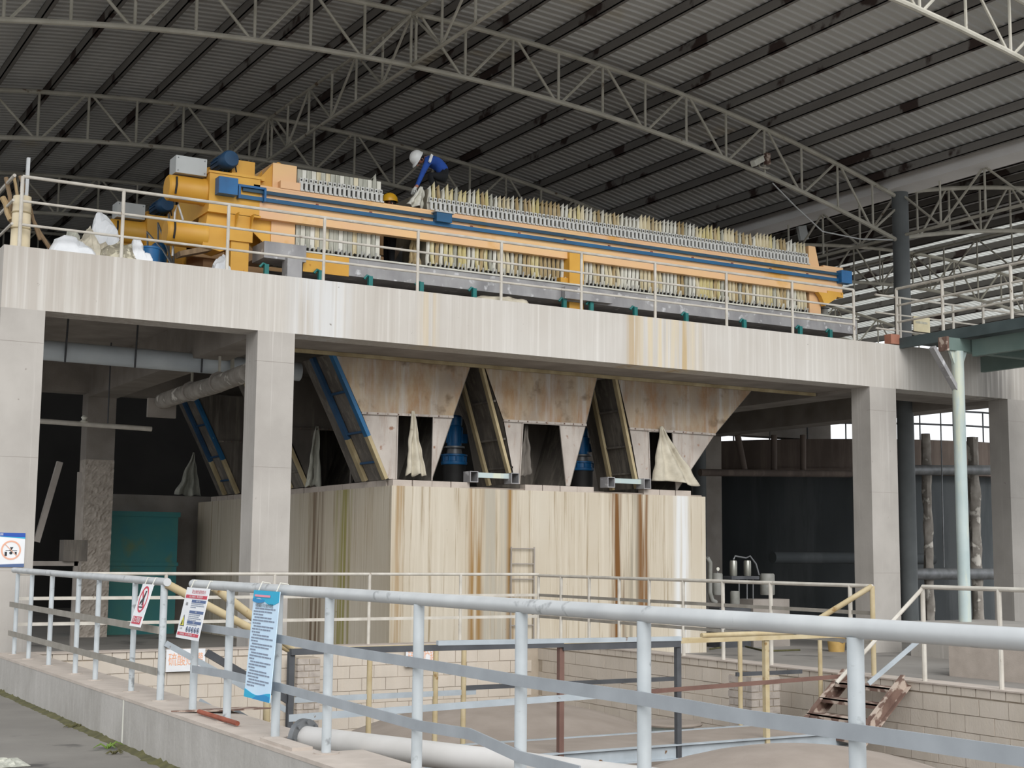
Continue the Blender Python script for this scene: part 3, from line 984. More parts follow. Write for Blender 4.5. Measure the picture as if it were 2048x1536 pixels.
# pressing head
hd = MB().box(8.9, 9.36, 24.03, 25.58, 6.95, 8.59).build('pressing_head', 'peach', press)
for yy in (24.06, 24.6, 25.5):
    MB().prism([(8.9, yy, 8.57), (8.9, yy, 6.98), (8.52, yy, 7.3), (8.52, yy, 8.1)], (0, 0.04, 0)).build('head_rib', 'yellow', hd)
MB().box(9.0, 9.38, PY - 0.02, 24.03, 8.1, 8.24).build('head_shoe', 'peach', hd)
MB().lathe([(0.03, -0.015), (0.06, -0.015), (0.06, 0.015), (0.03, 0.015), (0.03, -0.015)], (9.1, 24.3, 8.63), 12, (0, 1, 0)).build('lifting_eye', 'yellow', hd)
# tail plate
tl = MB().prism([(21.78, 24.03, 6.95), (22.12, 24.03, 6.95), (22.1, 24.03, 8.1), (21.98, 24.03, 8.58), (21.78, 24.03, 8.58)], (0, 1.55, 0)).build('tail_plate', 'peach', press)
MB().prism([(21.9, PY - 0.03, 7.5), (22.5, PY - 0.03, 7.5), (22.45, PY - 0.03, 7.4), (22.1, PY - 0.03, 7.2), (22.0, PY - 0.03, 7.4)], (0, 0.12, 0)).build('tail_bracket', 'yellow', tl)
MB().box(22.1, 22.7, PY, PY + 0.14, 8.1, 8.14).build('tail_shoe', 'peach', tl)
vv = MB().lathe([(0.14, 0), (0.14, 0.03), (0.09, 0.05), (0.12, 0.2), (0.09, 0.36), (0.14, 0.38), (0.14, 0.41), (0.06, 0.43), (0.06, 0.55), (0.1, 0.57), (0.09, 0.63)], (22.45, 24.3, 6.85), 16).build('feed_valve', 'pump_grey', press, True)
MB().tube((22.1, 24.3, 7.05), (22.5, 24.3, 7.05), 0.07, 12).build('feed_pipe', 'pump_grey', press, True)
# mid leg
MB().box(15.19, 15.53, PY - 0.08, PY + 0.2, 6.28, 7.68).build('leg', 'yellow', press)
MB().box(15.02, 15.2, PY - 0.02, PY + 0.2, 6.85, 7.1).build('leg_lug', 'yellow', press)
# drip tray
tr = MB()
tr.box(9.42, 22.96, PY - 0.14, PY - 0.11, 6.6, 6.95).box(9.42, 22.96, PY - 0.11, 25.8, 6.6, 6.63).box(22.93, 22.96, PY - 0.11, 25.8, 6.63, 6.95)
tr.box(9.42, 22.96, 25.77, 25.8, 6.63, 6.95)
tray = tr.build('drip_tray', 'tray_steel', press)
MB().box(9.42, 10.32, PY - 0.16, PY - 0.141, 6.58, 6.93).build('tray_end_plate', 'yellow', tray)
MB().box(9.38, 23.0, PY - 0.17, PY - 0.1, 6.935, 6.965).build('tray_lip', 'cloth_white', tray)
m = MB().box(8.62, 9.42, PY - 0.3, PY + 0.3, 6.72, 7.02)
m.build('tray_spout', 'tray_steel', tray)
MB().box(9.02, 9.3, PY - 0.42, PY - 0.16, 6.26, 6.78).build('tray_post', 'tray_steel', tray)
MB().box(14.95, 16.1, PY - 0.3, PY - 0.16, 6.62, 6.86).build('tray_joint', 'tray_steel', tray)
for px in (532, 640, 740, 842, 948, 1128, 1182, 1270, 1372, 1488, 1600, 1660):
    q = P(px, 545 + (px - 532) * 0.105, Y=PY - 0.2)
    mm = MB().box(q.x - 0.04, q.x + 0.04, PY - 0.24, PY - 0.17, 6.38, 6.62)
    mm.poly([(q.x - 0.12, PY - 0.2, 6.56), (q.x - 0.06, PY - 0.2, 6.63), (q.x + 0.02, PY - 0.2, 6.6)], 0.025, 6)
    mm.build('tray_clip', 'teal', press)

# plates: a plain plate, a cloth hung plate in several wears; each is a part with handle, spout (and cloth)
PT = 0.084
m = MB().box(-PT / 2, PT / 2, 24.06, 25.55, 6.98, 8.55)
plate_me = {c: share(m, 'filter_plate', c) for c in ('cloth_grey', 'cloth_cream', 'cloth_white', 'cloth_brown', 'plate_shaded')}


def cloth_me(seed, mat, w, top):
    path = []
    n = 16
    for i in range(n + 1):
        path.append((24.05, 7.0 + (top - 7.0) * i / n))
    for i in range(1, 7):
        path.append((24.05 + i * 0.25, min(top, 8.556)))
    m = MB()
    N = len(path) - 1

    def fn(u, v):
        y, z = path[round(v * N)]
        s = (u - 0.5) * 2
        wob = mnoise.noise(Vector((seed * 3.7, z * 4.1, 0.3))) * 0.03
        ww = w * (0.82 + 0.28 * mnoise.noise(Vector((seed, z * 2.3, 5.0))))
        b = 0.048 * (1 - s * s)
        top_round = 0.07 * (1 - s * s) if (z > top - 0.06 and v < n / N + 0.01) else 0
        ww *= 1.0 - 0.45 * max(0.0, (z - (top - 0.14)) / 0.14) ** 2
        return (s * ww / 2 + wob, y - (b if v < n / N + 0.01 else 0), z + top_round + 0.012 * mnoise.noise(Vector((seed * 9, s * 2, z))))
    m.grid(fn, 4, N)
    me = share(m, 'filter_cloth', mat)
    me.polygons.foreach_set('use_smooth', [True] * len(me.polygons))
    return me


cloths = []
for i, mt in enumerate(('cloth_white', 'cloth_cream', 'cloth_yellow', 'cloth_brown', 'cloth_grey', 'cloth_cream', 'cloth_white', 'cloth_yellow', 'cloth_grey', 'cloth_brown')):
    cloths.append(cloth_me(i * 1.7 + 0.3, mt, random.uniform(0.086, 0.1), random.uniform(8.53, 8.64)))
m = MB()
m.box(-0.033, 0.033, PY + 0.06, PY + 0.09, 8.285, 8.37)
m.box(-0.047, 0.047, PY + 0.04, 24.06, 8.262, 8.285)
m.box(-0.04, 0.014, PY + 0.0, PY + 0.04, 8.125, 8.262)
m.box(-0.045, 0.03, PY - 0.03, PY + 0.1, 8.1, 8.125)
m.cur = 1  # black boxes paint in the dark of the ear hole and slot
m.box(-0.014, 0.014, PY + 0.057, PY + 0.062, 8.31, 8.345)
m.box(0.014, 0.047, PY + 0.05, PY + 0.09, 8.125, 8.262)
handle_me = share(m, 'plate_handle', ['plate_handle', 'black'])
spouts = []
for i in range(6):
    a = random.uniform(-0.06, 0.06)
    mm = MB()
    mm.poly([(0, 24.05, 7.07), (a * 0.4, 23.96, 7.03), (a * 0.6, 23.94, 6.97)], 0.03, 6)
    mm.cur = 1
    mm.poly([(a * 0.5, 23.94, 7.02), (a, 23.9, random.uniform(7.05, 7.14))], 0.018, 6)
    spouts.append(share(mm, 'spout', ['black', 'cloth_white' if i % 3 else 'plate_handle']))


def add_plate(x, cloth, pm):
    o = put(plate_me[pm], 'filter_plate', press, (x, 0, 0))
    for me, nm in ((handle_me, 'plate_handle'), (random.choice(spouts), 'spout')) + (((cloth, 'filter_cloth'),) if cloth else ()):
        c = bpy.data.objects.new(nm, me)
        col.objects.link(c)
        c.parent = o
    return o


x = 9.43
while x < 11.1:
    add_plate(x, None if random.random() < 0.75 else random.choice((cloths[8], cloths[5])), random.choice(('cloth_grey', 'cloth_grey', 'cloth_cream', 'cloth_white')))
    x += 0.0945
x = 12.1
k = 0
run = 0
while x < 21.72:
    if run <= 0:
        run = random.randint(1, 4)
        cl = random.choice(cloths)
    run -= 1
    add_plate(x, cl if random.random() < 0.6 else random.choice(cloths), 'plate_shaded')
    x += 0.0985
tag(drape('white filter cloth pulled up in the open gap of the press', 'filter_cloth', 'cloth_white', (843, 374), (815, 412), (858, 420), 24.2, 5, 0.05), group=None)
drape('brown stained filter cloth hanging below the press gap', 'filter_cloth', 'cloth_brown', (826, 466), (818, 530), (842, 535), 24.25, 4, 0.05)
tag(MB().prism([P(785, 530, Y=25.1), P(812, 480, Y=25.1), P(812, 534, Y=25.1)], (0, 0.4, 0)).build('sheet_chute', 'steel'), 'grey steel sheet leaning in the open gap of the press', 'sheet')

press2 = thing('filter_press', 'second yellow filter press deeper in the hall with a grey control box', 'filter press', (12, 28.7, PZ0))
drive_unit(press2, 3.9)
for yy in (PY + 3.9, 25.6 + 3.9):
    MB().box(8.5, 22.67, yy, yy + 0.16, 7.5, 8.1).build('side_beam', 'peach', press2)
MB().box(8.9, 9.36, 24.03 + 3.9, 25.58 + 3.9, 6.95, 8.59).build('pressing_head', 'peach', press2)
MB().box(7.75, 8.05, 24.0 + 3.9, 24.4 + 3.9, 6.5, 7.0).build('pump_tank', 'blue', press2)

# ================================================================== WORKERS
def person(name, label, J, R, edges, mats_fn, head, crown, face, helmet_mat, loc):
    """one continuous skinned body; helmet, hair and stripes are parts"""
    t = thing(name, label, 'person', loc)
    keys = list(J)
    me = bpy.data.meshes.new('body')
    me.from_pydata([J[k] for k in keys], [(keys.index(a), keys.index(b)) for a, b in edges], [])
    o = bpy.data.objects.new('body', me)
    col.objects.link(o)
    sk = o.modifiers.new('skin', 'SKIN')
    sk.use_smooth_shade = True
    for i, k in enumerate(keys):
        r = R[k]
        me.skin_vertices[0].data[i].radius = r if isinstance(r, tuple) else (r, r)
        me.skin_vertices[0].data[i].use_root = (k == 'pelvis')
    ss = o.modifiers.new('sub', 'SUBSURF')
    ss.levels = ss.render_levels = 2
    bpy.context.view_layer.update()
    bm = bpy.data.meshes.new_from_object(o.evaluated_get(bpy.context.evaluated_depsgraph_get()))
    bpy.data.objects.remove(o)
    bm.name = 'body'
    bm.materials.clear()
    names = ['jacket', 'trousers', 'skin', 'glove', 'black']
    for n in names:
        bm.materials.append(MATS[n])
    P3 = {k: Vector(J[k]) for k in keys}
    for f in bm.polygons:
        c = f.center
        best, bd = None, 1e9
        for a, b in edges:
            pa, pb = P3[a], P3[b]
            ab = pb - pa
            tt = max(0, min(1, (c - pa).dot(ab) / max(ab.length_squared, 1e-9)))
            d = (c - pa - ab * tt).length
            if d < bd:
                bd, best = d, (a, b, tt)
        f.material_index = names.index(mats_fn(*best))
        f.use_smooth = True
    for v in bm.vertices:
        v.co = v.co - Vector(loc)
    ob = bpy.data.objects.new('body', bm)
    col.objects.link(ob)
    ob.parent = t
    hc, up, fc = Vector(head), Vector(crown).normalized(), Vector(face).normalized()
    side = up.cross(fc).normalized()
    # helmet: dome with a brim that reaches out over the face
    m = MB()
    prof = [(0.002, 0.165), (0.05, 0.158), (0.095, 0.13), (0.125, 0.085), (0.136, 0.03), (0.138, 0.0)]
    vs, fs = [], []
    n = 24
    for (r, z) in prof:
        for j in range(n):
            a = 2 * math.pi * j / n
            fx, sx = math.cos(a), math.sin(a)
            vs.append(hc + up * (z + 0.02) + fc * (fx * r * 1.12) + side * (sx * r * 0.95))
    for j in range(n):
        a = 2 * math.pi * j / n
        fx, sx = math.cos(a), math.sin(a)
        ext = 0.016 + 0.05 * max(0, fx) ** 2
        vs.append(hc + up * (0.012 - 0.02 * max(0, fx)) + fc * (fx * (0.138 * 1.12 + ext)) + side * (sx * (0.138 * 0.95 + ext * 0.7)))
    for i in range(len(prof)):
        for j in range(n):
            a, b = i * n + j, i * n + (j + 1) % n
            fs.append((a, b, b + n, a + n))
    m.add(vs, fs)
    h = m.build('hard_hat', helmet_mat, t, True, solid=0.006)
    MB().poly([hc + up * 0.165 + fc * (-0.13) + up * -0.04, hc + up * 0.19, hc + up * 0.165 + fc * 0.13 + up * -0.04], 0.012, 6).build('hat_ridge', helmet_mat, h, True)
    # face features: nose, brows, eyes, mouth, ears, hair at the nape
    MB().poly([hc + fc * 0.105 + up * -0.02, hc + fc * 0.135 + up * -0.055, hc + fc * 0.11 + up * -0.065], 0.014, 6).build('nose', 'skin', t, True)
    for s in (-1, 1):
        MB().lathe([(0.004, 0), (0.012, 0.004), (0.004, 0.008)], hc + fc * 0.1 + side * (0.036 * s) + up * -0.025, 8, fc).build('eye', 'hair', t, True)
        MB().lathe([(0.01, -0.012), (0.032, 0), (0.01, 0.014)], hc + side * (0.088 * s) + up * -0.035 - fc * 0.005, 8, side).build('ear', 'skin', t, True)
    MB().bar(hc + fc * 0.105 + side * -0.025 + up * -0.095, hc + fc * 0.105 + side * 0.025 + up * -0.095, 0.008, 0.008).build('mouth', 'rust_red', t)
    m = MB()
    m.grid(lambda u, v: hc + up * (0.03 - 0.09 * v) + (fc * math.cos(math.pi * (0.42 + 1.16 * u)) * 1.08 + side * math.sin(math.pi * (0.42 + 1.16 * u)) * 0.93) * (0.104 - 0.006 * v), 14, 3)
    m.build('hair', 'hair', t, True, solid=0.008)
    return t


Q = lambda px, py, Y: tuple(P(px, py, Y=Y))
YN, YF, YC = 24.66, 25.1, 24.88
J, R = {}, {}


def jt(k, p, r):
    J[k] = tuple(p)
    R[k] = r


jt('pelvis', Q(891, 352, YC), (0.15, 0.135))
jt('waist', Q(884, 337, YC), (0.155, 0.13))
jt('chest', Q(872, 325, YC), (0.175, 0.14))
jt('upper', Q(859, 319, YC), (0.15, 0.12))
jt('neck', Q(849, 317, YC), 0.062)
jt('skull', Q(839, 319, YC), (0.098, 0.1))
jt('chin', Q(837, 327, YC), 0.06)
for s, Yl, e, w in (('n', YN, (845, 347), (835, 371)), ('f', YF, (843, 350), (832, 374))):
    jt('shoulder' + s, Q(856, 323, Yl + (0.03 if s == 'n' else -0.03)), 0.075)
    jt('elbow' + s, Q(*e, Yl - 0.02), 0.052)
    jt('wrist' + s, Q(*w, Yl), 0.034)
    jt('palm' + s, Q(w[0] - 6, w[1] + 7, Yl), (0.042, 0.026))
    pw = Vector(J['palm' + s])
    for q in range(4):
        b = pw + Vector((-0.02, (q - 1.5) * 0.02, -0.045))
        c = b + Vector((0.0, (q - 1.5) * 0.004, -0.035 + 0.004 * abs(q - 1.5)))
        d = c + Vector((0.035, 0, -0.008))
        jt('k%d%s' % (q, s), b, 0.011)
        jt('m%d%s' % (q, s), c, 0.010)
        jt('t%d%s' % (q, s), d, 0.009)
    jt('th1' + s, pw + Vector((0.03, -0.02, -0.03)), 0.012)
    jt('th2' + s, pw + Vector((0.03, -0.02, -0.065)), 0.010)
for s, Yl in (('n', YN + 0.06), ('f', YF - 0.06)):
    jt('hip' + s, Q(889, 357, Yl), 0.105)
    kx = 858 if s == 'n' else 861
    jt('knee' + s, Q(kx, 349, Yl), 0.075)
    kn = Vector(J['knee' + s])
    jt('ankle' + s, (kn.x + 0.2, kn.y, 8.66), 0.05)
    jt('toe' + s, (kn.x - 0.02, kn.y, 8.6), 0.042)
E1 = [('pelvis', 'waist'), ('waist', 'chest'), ('chest', 'upper'), ('upper', 'neck'), ('neck', 'skull'), ('skull', 'chin')]
for s in 'nf':
    E1 += [('upper', 'shoulder' + s), ('shoulder' + s, 'elbow' + s), ('elbow' + s, 'wrist' + s), ('wrist' + s, 'palm' + s),
           ('palm' + s, 'th1' + s), ('th1' + s, 'th2' + s), ('pelvis', 'hip' + s), ('hip' + s, 'knee' + s), ('knee' + s, 'ankle' + s), ('ankle' + s, 'toe' + s)]
    for q in range(4):
        E1 += [('palm' + s, 'k%d%s' % (q, s)), ('k%d%s' % (q, s), 'm%d%s' % (q, s)), ('m%d%s' % (q, s), 't%d%s' % (q, s))]


def cloth_of(a, b, t):
    s = a + b
    if 'skull' in s or 'chin' in s or ('neck' in s and 'upper' not in s):
        return 'skin'
    if b.startswith('palm') and t < 0.55:
        return 'skin'
    if a.startswith(('palm', 'k', 'm', 'th')) and not a.startswith('knee') or b.startswith('palm'):
        return 'glove'
    if b.startswith('toe'):
        return 'black'
    if a.startswith('hip') or a.startswith('knee') or b.startswith('hip'):
        return 'trousers'
    return 'jacket'


wk = person('person', 'worker in a blue jacket and white hard hat squatting on the press plates', J, R, E1, cloth_of,
            Q(837, 318, YC), (-0.87, 0, 0.5), (-0.5, 0, -0.87), 'helmet_white', (12.7, YC, 8.58))
a, b = Vector(Q(861, 311, 24.72)), Vector(Q(855, 326, 24.66))
MB().bar(a + Vector((0, -0.06, 0)), b + Vector((0, -0.09, 0)), 0.05, 0.03, (0, 1, 0)).build('reflective_stripe', 'reflective', wk)

J, R = {}, {}
bx_, by_ = 11.62, 24.75
top = P(793, 391, Y=by_).z
f0 = top - 1.72
for k, p, r in (('pelvis', (0, 0, 0.92), (0.15, 0.12)), ('waist', (0, 0, 1.08), (0.14, 0.11)), ('chest', (0, 0, 1.28), (0.16, 0.12)), ('upper', (0, 0, 1.4), (0.12, 0.1)),
                ('neck', (0, 0, 1.48), 0.055), ('skull', (-0.02, 0, 1.6), (0.095, 0.1)), ('chin', (-0.06, 0, 1.52), 0.055)):
    jt(k, (bx_ + p[0], by_ + p[1], f0 + p[2]), r)
for s, d in (('n', -1), ('f', 1)):
    for k, p, r in (('shoulder', (0, 0.19 * d, 1.38), 0.07), ('elbow', (-0.12, 0.24 * d, 1.12), 0.05), ('wrist', (-0.3, 0.16 * d, 1.0), 0.034), ('palm', (-0.38, 0.14 * d, 0.99), (0.04, 0.025)),
                    ('th1', (-0.38, 0.1 * d, 1.02), 0.012), ('th2', (-0.42, 0.09 * d, 1.03), 0.01), ('hip', (0, 0.1 * d, 0.88), 0.1), ('knee', (-0.02, 0.11 * d, 0.48), 0.065),
                    ('ankle', (0.02, 0.11 * d, 0.08), 0.045), ('toe', (-0.16, 0.11 * d, 0.04), 0.04)):
        jt(k + s, (bx_ + p[0], by_ + p[1], f0 + p[2]), r)
    for q in range(4):
        for k, dx, r in (('k', 0.04, 0.011), ('m', 0.075, 0.01), ('t', 0.1, 0.009)):
            jt('%s%d%s' % (k, q, s), (bx_ - 0.38 - dx, by_ + 0.14 * d, f0 + 1.02 - 0.02 * q - (0.02 if k == 't' else 0)), r)
person('person', 'worker under a yellow hard hat standing in the open gap of the press', J, R, E1, cloth_of,
       (bx_ - 0.02, by_, f0 + 1.56), (0, 0, 1), (-1, 0, 0), 'helmet_yellow', (bx_, by_, f0))

# ================================================================== PLATFORM RAILINGS AND CLUTTER
RY = 22.95
PR = thing('platform_railing', 'long white pipe railing along the front of the press platform', 'railing', (13, RY, ZT))
pp = [P(px, 500, Y=RY).x for px in (38, 243, 455, 648, 836, 1003, 1163, 1310, 1452, 1583, 1705)]
pts = [(x, RY, ZT) for x in pp]
rail_run(PR, [pts[0], pts[-1]], [1.16, 0.76, 0.38], 'rail_white', 0.028, post_at=pts, post_r=0.03)
PR2 = thing('platform_railing', 'white pipe railing continuing behind the green walkway', 'railing', (26, RY, ZT))
rail_run(PR2, [(22.75, RY, ZT), (31, RY, ZT)], [1.12, 0.72, 0.36], 'rail_white', 0.026, post_at=[(x, RY, ZT) for x in (23.5, 25.2, 27.2, 29.2)], post_r=0.03)
PR3 = thing('platform_railing', 'white pipe railing at the right end of the platform', 'railing', (31.5, 29, ZT))
rail_run(PR3, [(31.6, 24.2, ZT), (31.6, 35.8, ZT)], [1.12, 0.72, 0.36], 'rail_white', 0.026, post_at=[(31.6, y, ZT) for y in (24.2, 26.5, 28.8, 31.1, 33.4, 35.6)], post_r=0.03)
PR4 = thing('platform_railing', 'white pipe railing along the rear edge of the platform', 'railing', (22, 35.8, ZT))
rail_run(PR4, [(5, 35.85, ZT), (31.3, 35.85, ZT)], [1.12, 0.72, 0.36], 'rail_white', 0.026, post_at=[(5 + 2.3 * k, 35.85, ZT) for k in range(12)], post_r=0.03)
PR5 = thing('platform_railing', 'white pipe railing on the road side of the platform', 'railing', (4.25, 28, ZT))
rail_run(PR5, [(4.2, RY, ZT), (4.2, 35.8, ZT)], [1.16, 0.76, 0.38], 'rail_white', 0.028, post_at=[(4.2, y, ZT) for y in (25, 27.2, 29.4, 31.6, 33.8)], post_r=0.03)

# corner post bundle
cp = thing('stub_column', 'cream painted stub column at the platform corner', 'post', (4.55, 23.3, ZT))
a = P(40, 490, Y=23.25)
MB().lathe([(0.155, 0), (0.15, 0.3), (0.145, 0.55), (0.14, 0.9)], (a.x, 23.25, ZT), 20).build('shaft', 'cream_post', cp, True)
for zz in (0.36, 0.62):
    MB().lathe([(0.158, zz), (0.158, zz + 0.02)], (a.x, 23.25, ZT), 20).build('tie_wire', 'hopper_channel', cp, True)
st = [((22, 400), (50, 497), 'wood_pale', 0.03, 'pale split wooden stake leaning in the bundle at the platform corner'), ((12, 355), (30, 480), 'wood', 0.035, 'grey wooden stake with a ragged top behind the stub column'),
      ((28, 352), (40, 470), 'wood_pale', 0.026, 'thin pale wooden stake behind the stub column'), ((40, 352), (80, 480), 'wood', 0.03, 'dark wooden stake leaning over the stub column'),
      ((5, 395), (22, 440), 'wood_pale', 0.05, 'short thick offcut of timber by the road side railing'), ((38, 398), (100, 497), 'wood', 0.035, 'long weathered pole sloping down beside the stub column')]
for t0, t1, mt, r, lb in st:
    a, b = P(*t0, Y=23.55), P(*t1, Y=23.4)
    b.z = max(b.z, ZT + 0.04)
    tag(MB().poly([a, a + (b - a) * 0.3 + Vector((0.02, 0, 0)), a + (b - a) * 0.7 - Vector((0.01, 0, 0)), b], r, 7).build('wooden_stake', mt), lb, 'stake', 'stakes at the platform corner')
a, b = P(57, 316, Y=23.5), P(46, 490, Y=23.5)
tag(MB().bar(a, (b.x, 23.5, ZT), 0.07, 0.05, (1, 0, 0)).build('steel_angle_post', 'galv'), 'upright galvanised steel post rising above the stub column', 'post')


def crumple(name, label, mat, px0, py0, px1, py1, Y, seed, depth=0.5, sharp=0.12):
    a, b = P(px0, py0, Y=Y), P(px1, py1, Y=Y)
    b.z = ZT + 0.005
    m = MB()

    def fn(u, v):
        th = math.pi * v
        nx = mnoise.noise(Vector((u * 2.6 + seed, v * 2.6, seed * 2.1)))
        nz = mnoise.noise(Vector((u * 5.3 + seed * 3, v * 4.1, 1.7)))
        x = a.x + (b.x - a.x) * u + 0.08 * nz
        edge = (math.sin(math.pi * min(max(u, 0.0), 1.0))) ** 0.45
        rg = 1.0 - 2.0 * abs(mnoise.noise(Vector((u * 3.1 + seed * 5, v * 2.3, seed))))
        z = b.z + (a.z - b.z) * math.sin(th) ** 0.8 * edge * (0.6 + 0.45 * nx + 0.35 * rg) + sharp * nz * edge
        y = Y - depth / 2 * math.cos(th) + sharp * nx
        return (x, y, max(z, ZT + 0.005))
    m.grid(fn, 15, 11)
    return tag(m.build(name, mat, None, False, solid=0.012), label, 'sack', 'waste sacks heaped on the platform')


crumple('plastic_sack', 'long white plastic sack lying at the front of the heap', 'sheet_white', 92, 468, 188, 512, 23.35, 1.3, 0.5, 0.05)
crumple('plastic_sack', 'white plastic sheet peaked on top of the heap', 'sheet_white', 160, 418, 245, 500, 23.9, 2.9, 0.6, 0.1)
crumple('plastic_sack', 'crumpled cream woven sack in the middle of the heap', 'sack', 145, 450, 215, 506, 23.55, 4.4, 0.6, 0.14)
crumple('plastic_sack', 'patterned woven sack beside the railing post', 'bag_pattern', 198, 472, 268, 522, 23.3, 6.1, 0.5, 0.08)
crumple('plastic_sack', 'folded white plastic sack at the right end of the heap', 'sheet_white', 258, 470, 300, 525, 23.3, 7.7, 0.4, 0.05)
crumple('plastic_sack', 'flat grey woven sack at the back of the heap', 'cloth_grey', 112, 462, 170, 500, 24.1, 9.2, 0.5, 0.05)
a = P(300, 515, Y=23.9)
tag(MB().lathe([(0.14, 0), (0.16, 0.42), (0.17, 0.43), (0.17, 0.46), (0.14, 0.46), (0.13, 0.03)], (a.x, 23.9, ZT), 18).build('plastic_bucket', 'blue', None, True), 'light blue plastic bucket right of the sack heap', 'bucket')
a, b = P(355, 510, Y=24.2), P(450, 492, Y=24.2)
tag(MB().bar(a, b, 0.3, 0.09).build('plank', 'wood'), 'weathered plank leaning under the press drive', 'plank')
crumple('plastic_sack', 'small pale plastic sack at the foot of the press leg', 'sheet_white', 424, 505, 456, 535, 23.5, 3.3, 0.4, 0.05)
crumple('plastic_sack', 'flat empty woven sacks lying on the platform edge', 'sack', 950, 580, 1062, 601, 23.25, 5.5, 0.3, 0.03)
# motors and machinery at the back-left of the platform
t = thing('hydraulic_station', 'dark blue hydraulic pump station behind the press drive', 'pump', (7.6, 26.6, ZT))
MB().box(7.3, 8.1, 26.3, 27.0, ZT, ZT + 0.7).build('oil_tank', 'dark_blue', t)
MB().lathe([(0.15, 0), (0.15, 0.4), (0.1, 0.45)], (7.6, 26.6, ZT + 0.7), 16).build('pump_motor', 'blue', t, True)
for k in range(3):
    MB().poly([(7.4 + k * 0.2, 26.6, ZT + 0.7), (7.3 + k * 0.2, 26.4, ZT + 1.3 + 0.2 * k), (7.5 + k * 0.1, 26, ZT + 0.9), (7.6, 25.6, ZT + 0.5)], 0.02, 6).build('hose', 'steel', t, True)
tag(MB().poly([P(345, 512, Y=24.3), P(350, 425, Y=24.3), P(356, 408, Y=24.3), P(366, 440, Y=24.3)], 0.02, 8).build('bent_pipe', 'galv', None, True), 'thin bent grey pipe standing beside the lower cylinder', 'pipe')

# camera, lamp and cable under the truss
cc = thing('security_camera', 'white security camera on a bracket under the cream roof truss', 'camera', P(1538, 350, Y=25.9))
a, b = P(1506, 328, Y=25.7), P(1524, 318, Y=25.75)
MB().bar(a, b, 0.14, 0.13).build('housing', 'cloth_white', cc)
MB().bar(a + (a - b) * 0.02 + Vector((0, 0, 0.08)), b + Vector((0, 0, 0.08)), 0.17, 0.015).build('sunshield', 'cloth_white', cc)
MB().poly([P(1518, 327, Y=25.75), P(1519, 334, Y=25.8), P(1535, 337, Y=25.9), P(1538, 336, Y=26)], 0.025, 6).build('bracket', 'truss_paint', cc, True)
a = P(1534, 318, Y=25.93)
MB().box(a.x - 0.06, a.x + 0.06, 25.87, 25.97, a.z - 0.14, a.z + 0.14).build('junction_box', 'rust', cc)
fl = thing('flood_light', 'grey flood light hung by the eaves truss above the press end', 'lamp', P(1605, 466, Y=31))
a = P(1605, 466, Y=31)
MB().bar(a + Vector((-0.05, 0, 0.2)), a + Vector((0.05, 0, -0.2)), 0.32, 0.1, (0, 1, 0)).build('housing', 'box_grey', fl)
MB().tube(a + Vector((-0.1, 0, 0.2)), (a.x - 0.2, 31.2, a.z + 0.6), 0.02, 6).build('bracket', 'dark_angle', fl)
tag(MB().poly([P(1545, 366, Y=26), P(1590, 412, Y=26.0), P(1645, 463, Y=26.05), P(1720, 478, Y=26.0), P(1785, 480, Y=25.9)], 0.018, 6).build('steel_cable', 'galv', None, True), 'pale cable slanting from the truss to the round column', 'cable')

# ================================================================== GREEN WALKWAY AND ITS ROUND POST
DX0, DX1 = 23.3, 26.2
dk = thing('steel_walkway', 'green steel walkway with dark edge channel reaching out over the yard', 'walkway', (24.7, 18, 5.9))
MB().box(DX0 + 0.1, DX1 - 0.1, 11.0, 22.75, 6.3, 6.34).build('deck_plate', 'deck_edge', dk)
for xx in (DX0, DX1 - 0.1):
    MB().box(xx, xx + 0.1, 11.0, 22.79, 6.19, 6.42).build('edge_channel', 'deck_edge', dk)
for yy in (12.0, 15.0, 18.0, 21.15):
    MB().box(DX0 - 0.35, DX1, yy - 0.1, yy + 0.1, 5.92, 6.19).build('cross_beam', 'deck_green', dk)
MB().box(DX0 + 0.3, DX0 + 0.42, 11.0, 21.0, 5.82, 6.18).build('girder', 'deck_green', dk)
MB().box(DX1 - 0.42, DX1 - 0.3, 11.0, 22.7, 5.82, 6.18).build('girder', 'deck_green', dk)
MB().box(DX0 - 0.42, DX0 - 0.35, 21.03, 21.27, 5.9, 6.2).build('beam_end_plate', 'rust', dk)
MB().box(DX0 - 0.25, DX0 + 0.02, 22.8, 23.0, 6.28, 6.5).build('end_block', 'brick_red', dk)
bp = P(1925, 1243, X=23.3)
plz = bp.z
ps = thing('round_post', 'pale green round steel post standing on a concrete plinth', 'post', (23.3, 21.1, plz))
MB().tube((23.3, 21.13, plz), (23.3, 21.13, 5.92), 0.128, 20).build('shaft', 'pale_green', ps, True)
for s in (-1, 1):
    MB().prism([(23.3 + s * 0.12, 21.1, 5.92), (23.3 + s * 0.26, 21.1, 5.92), (23.3 + s * 0.12, 21.1, 5.62)], (0, 0.06, 0)).build('gusset', 'pale_green', ps)
a, b = P(1905, 782, X=23.2), P(1858, 703, Y=21.5)
MB().bar((23.25, 21.13, a.z), (22.55, 21.13, 5.95), 0.14, 0.09).build('knee_brace', 'tray_steel', ps)
dr = thing('walkway_railing', 'white pipe railing along the near edge of the green walkway', 'railing', (DX0, 17, 6.42))
rail_run(dr, [(DX0 + 0.05, 22.9, 6.42), (DX0 + 0.05, 11, 6.42)], [1.14, 0.76, 0.38], 'rail_white', 0.032, post_at=[(DX0 + 0.05, y, 6.42) for y in (22.9, 21.55, 19.7, 17.4, 15.0)], post_r=0.036)
dr2 = thing('walkway_railing', 'white pipe railing along the far edge of the green walkway', 'railing', (DX1, 17, 6.42))
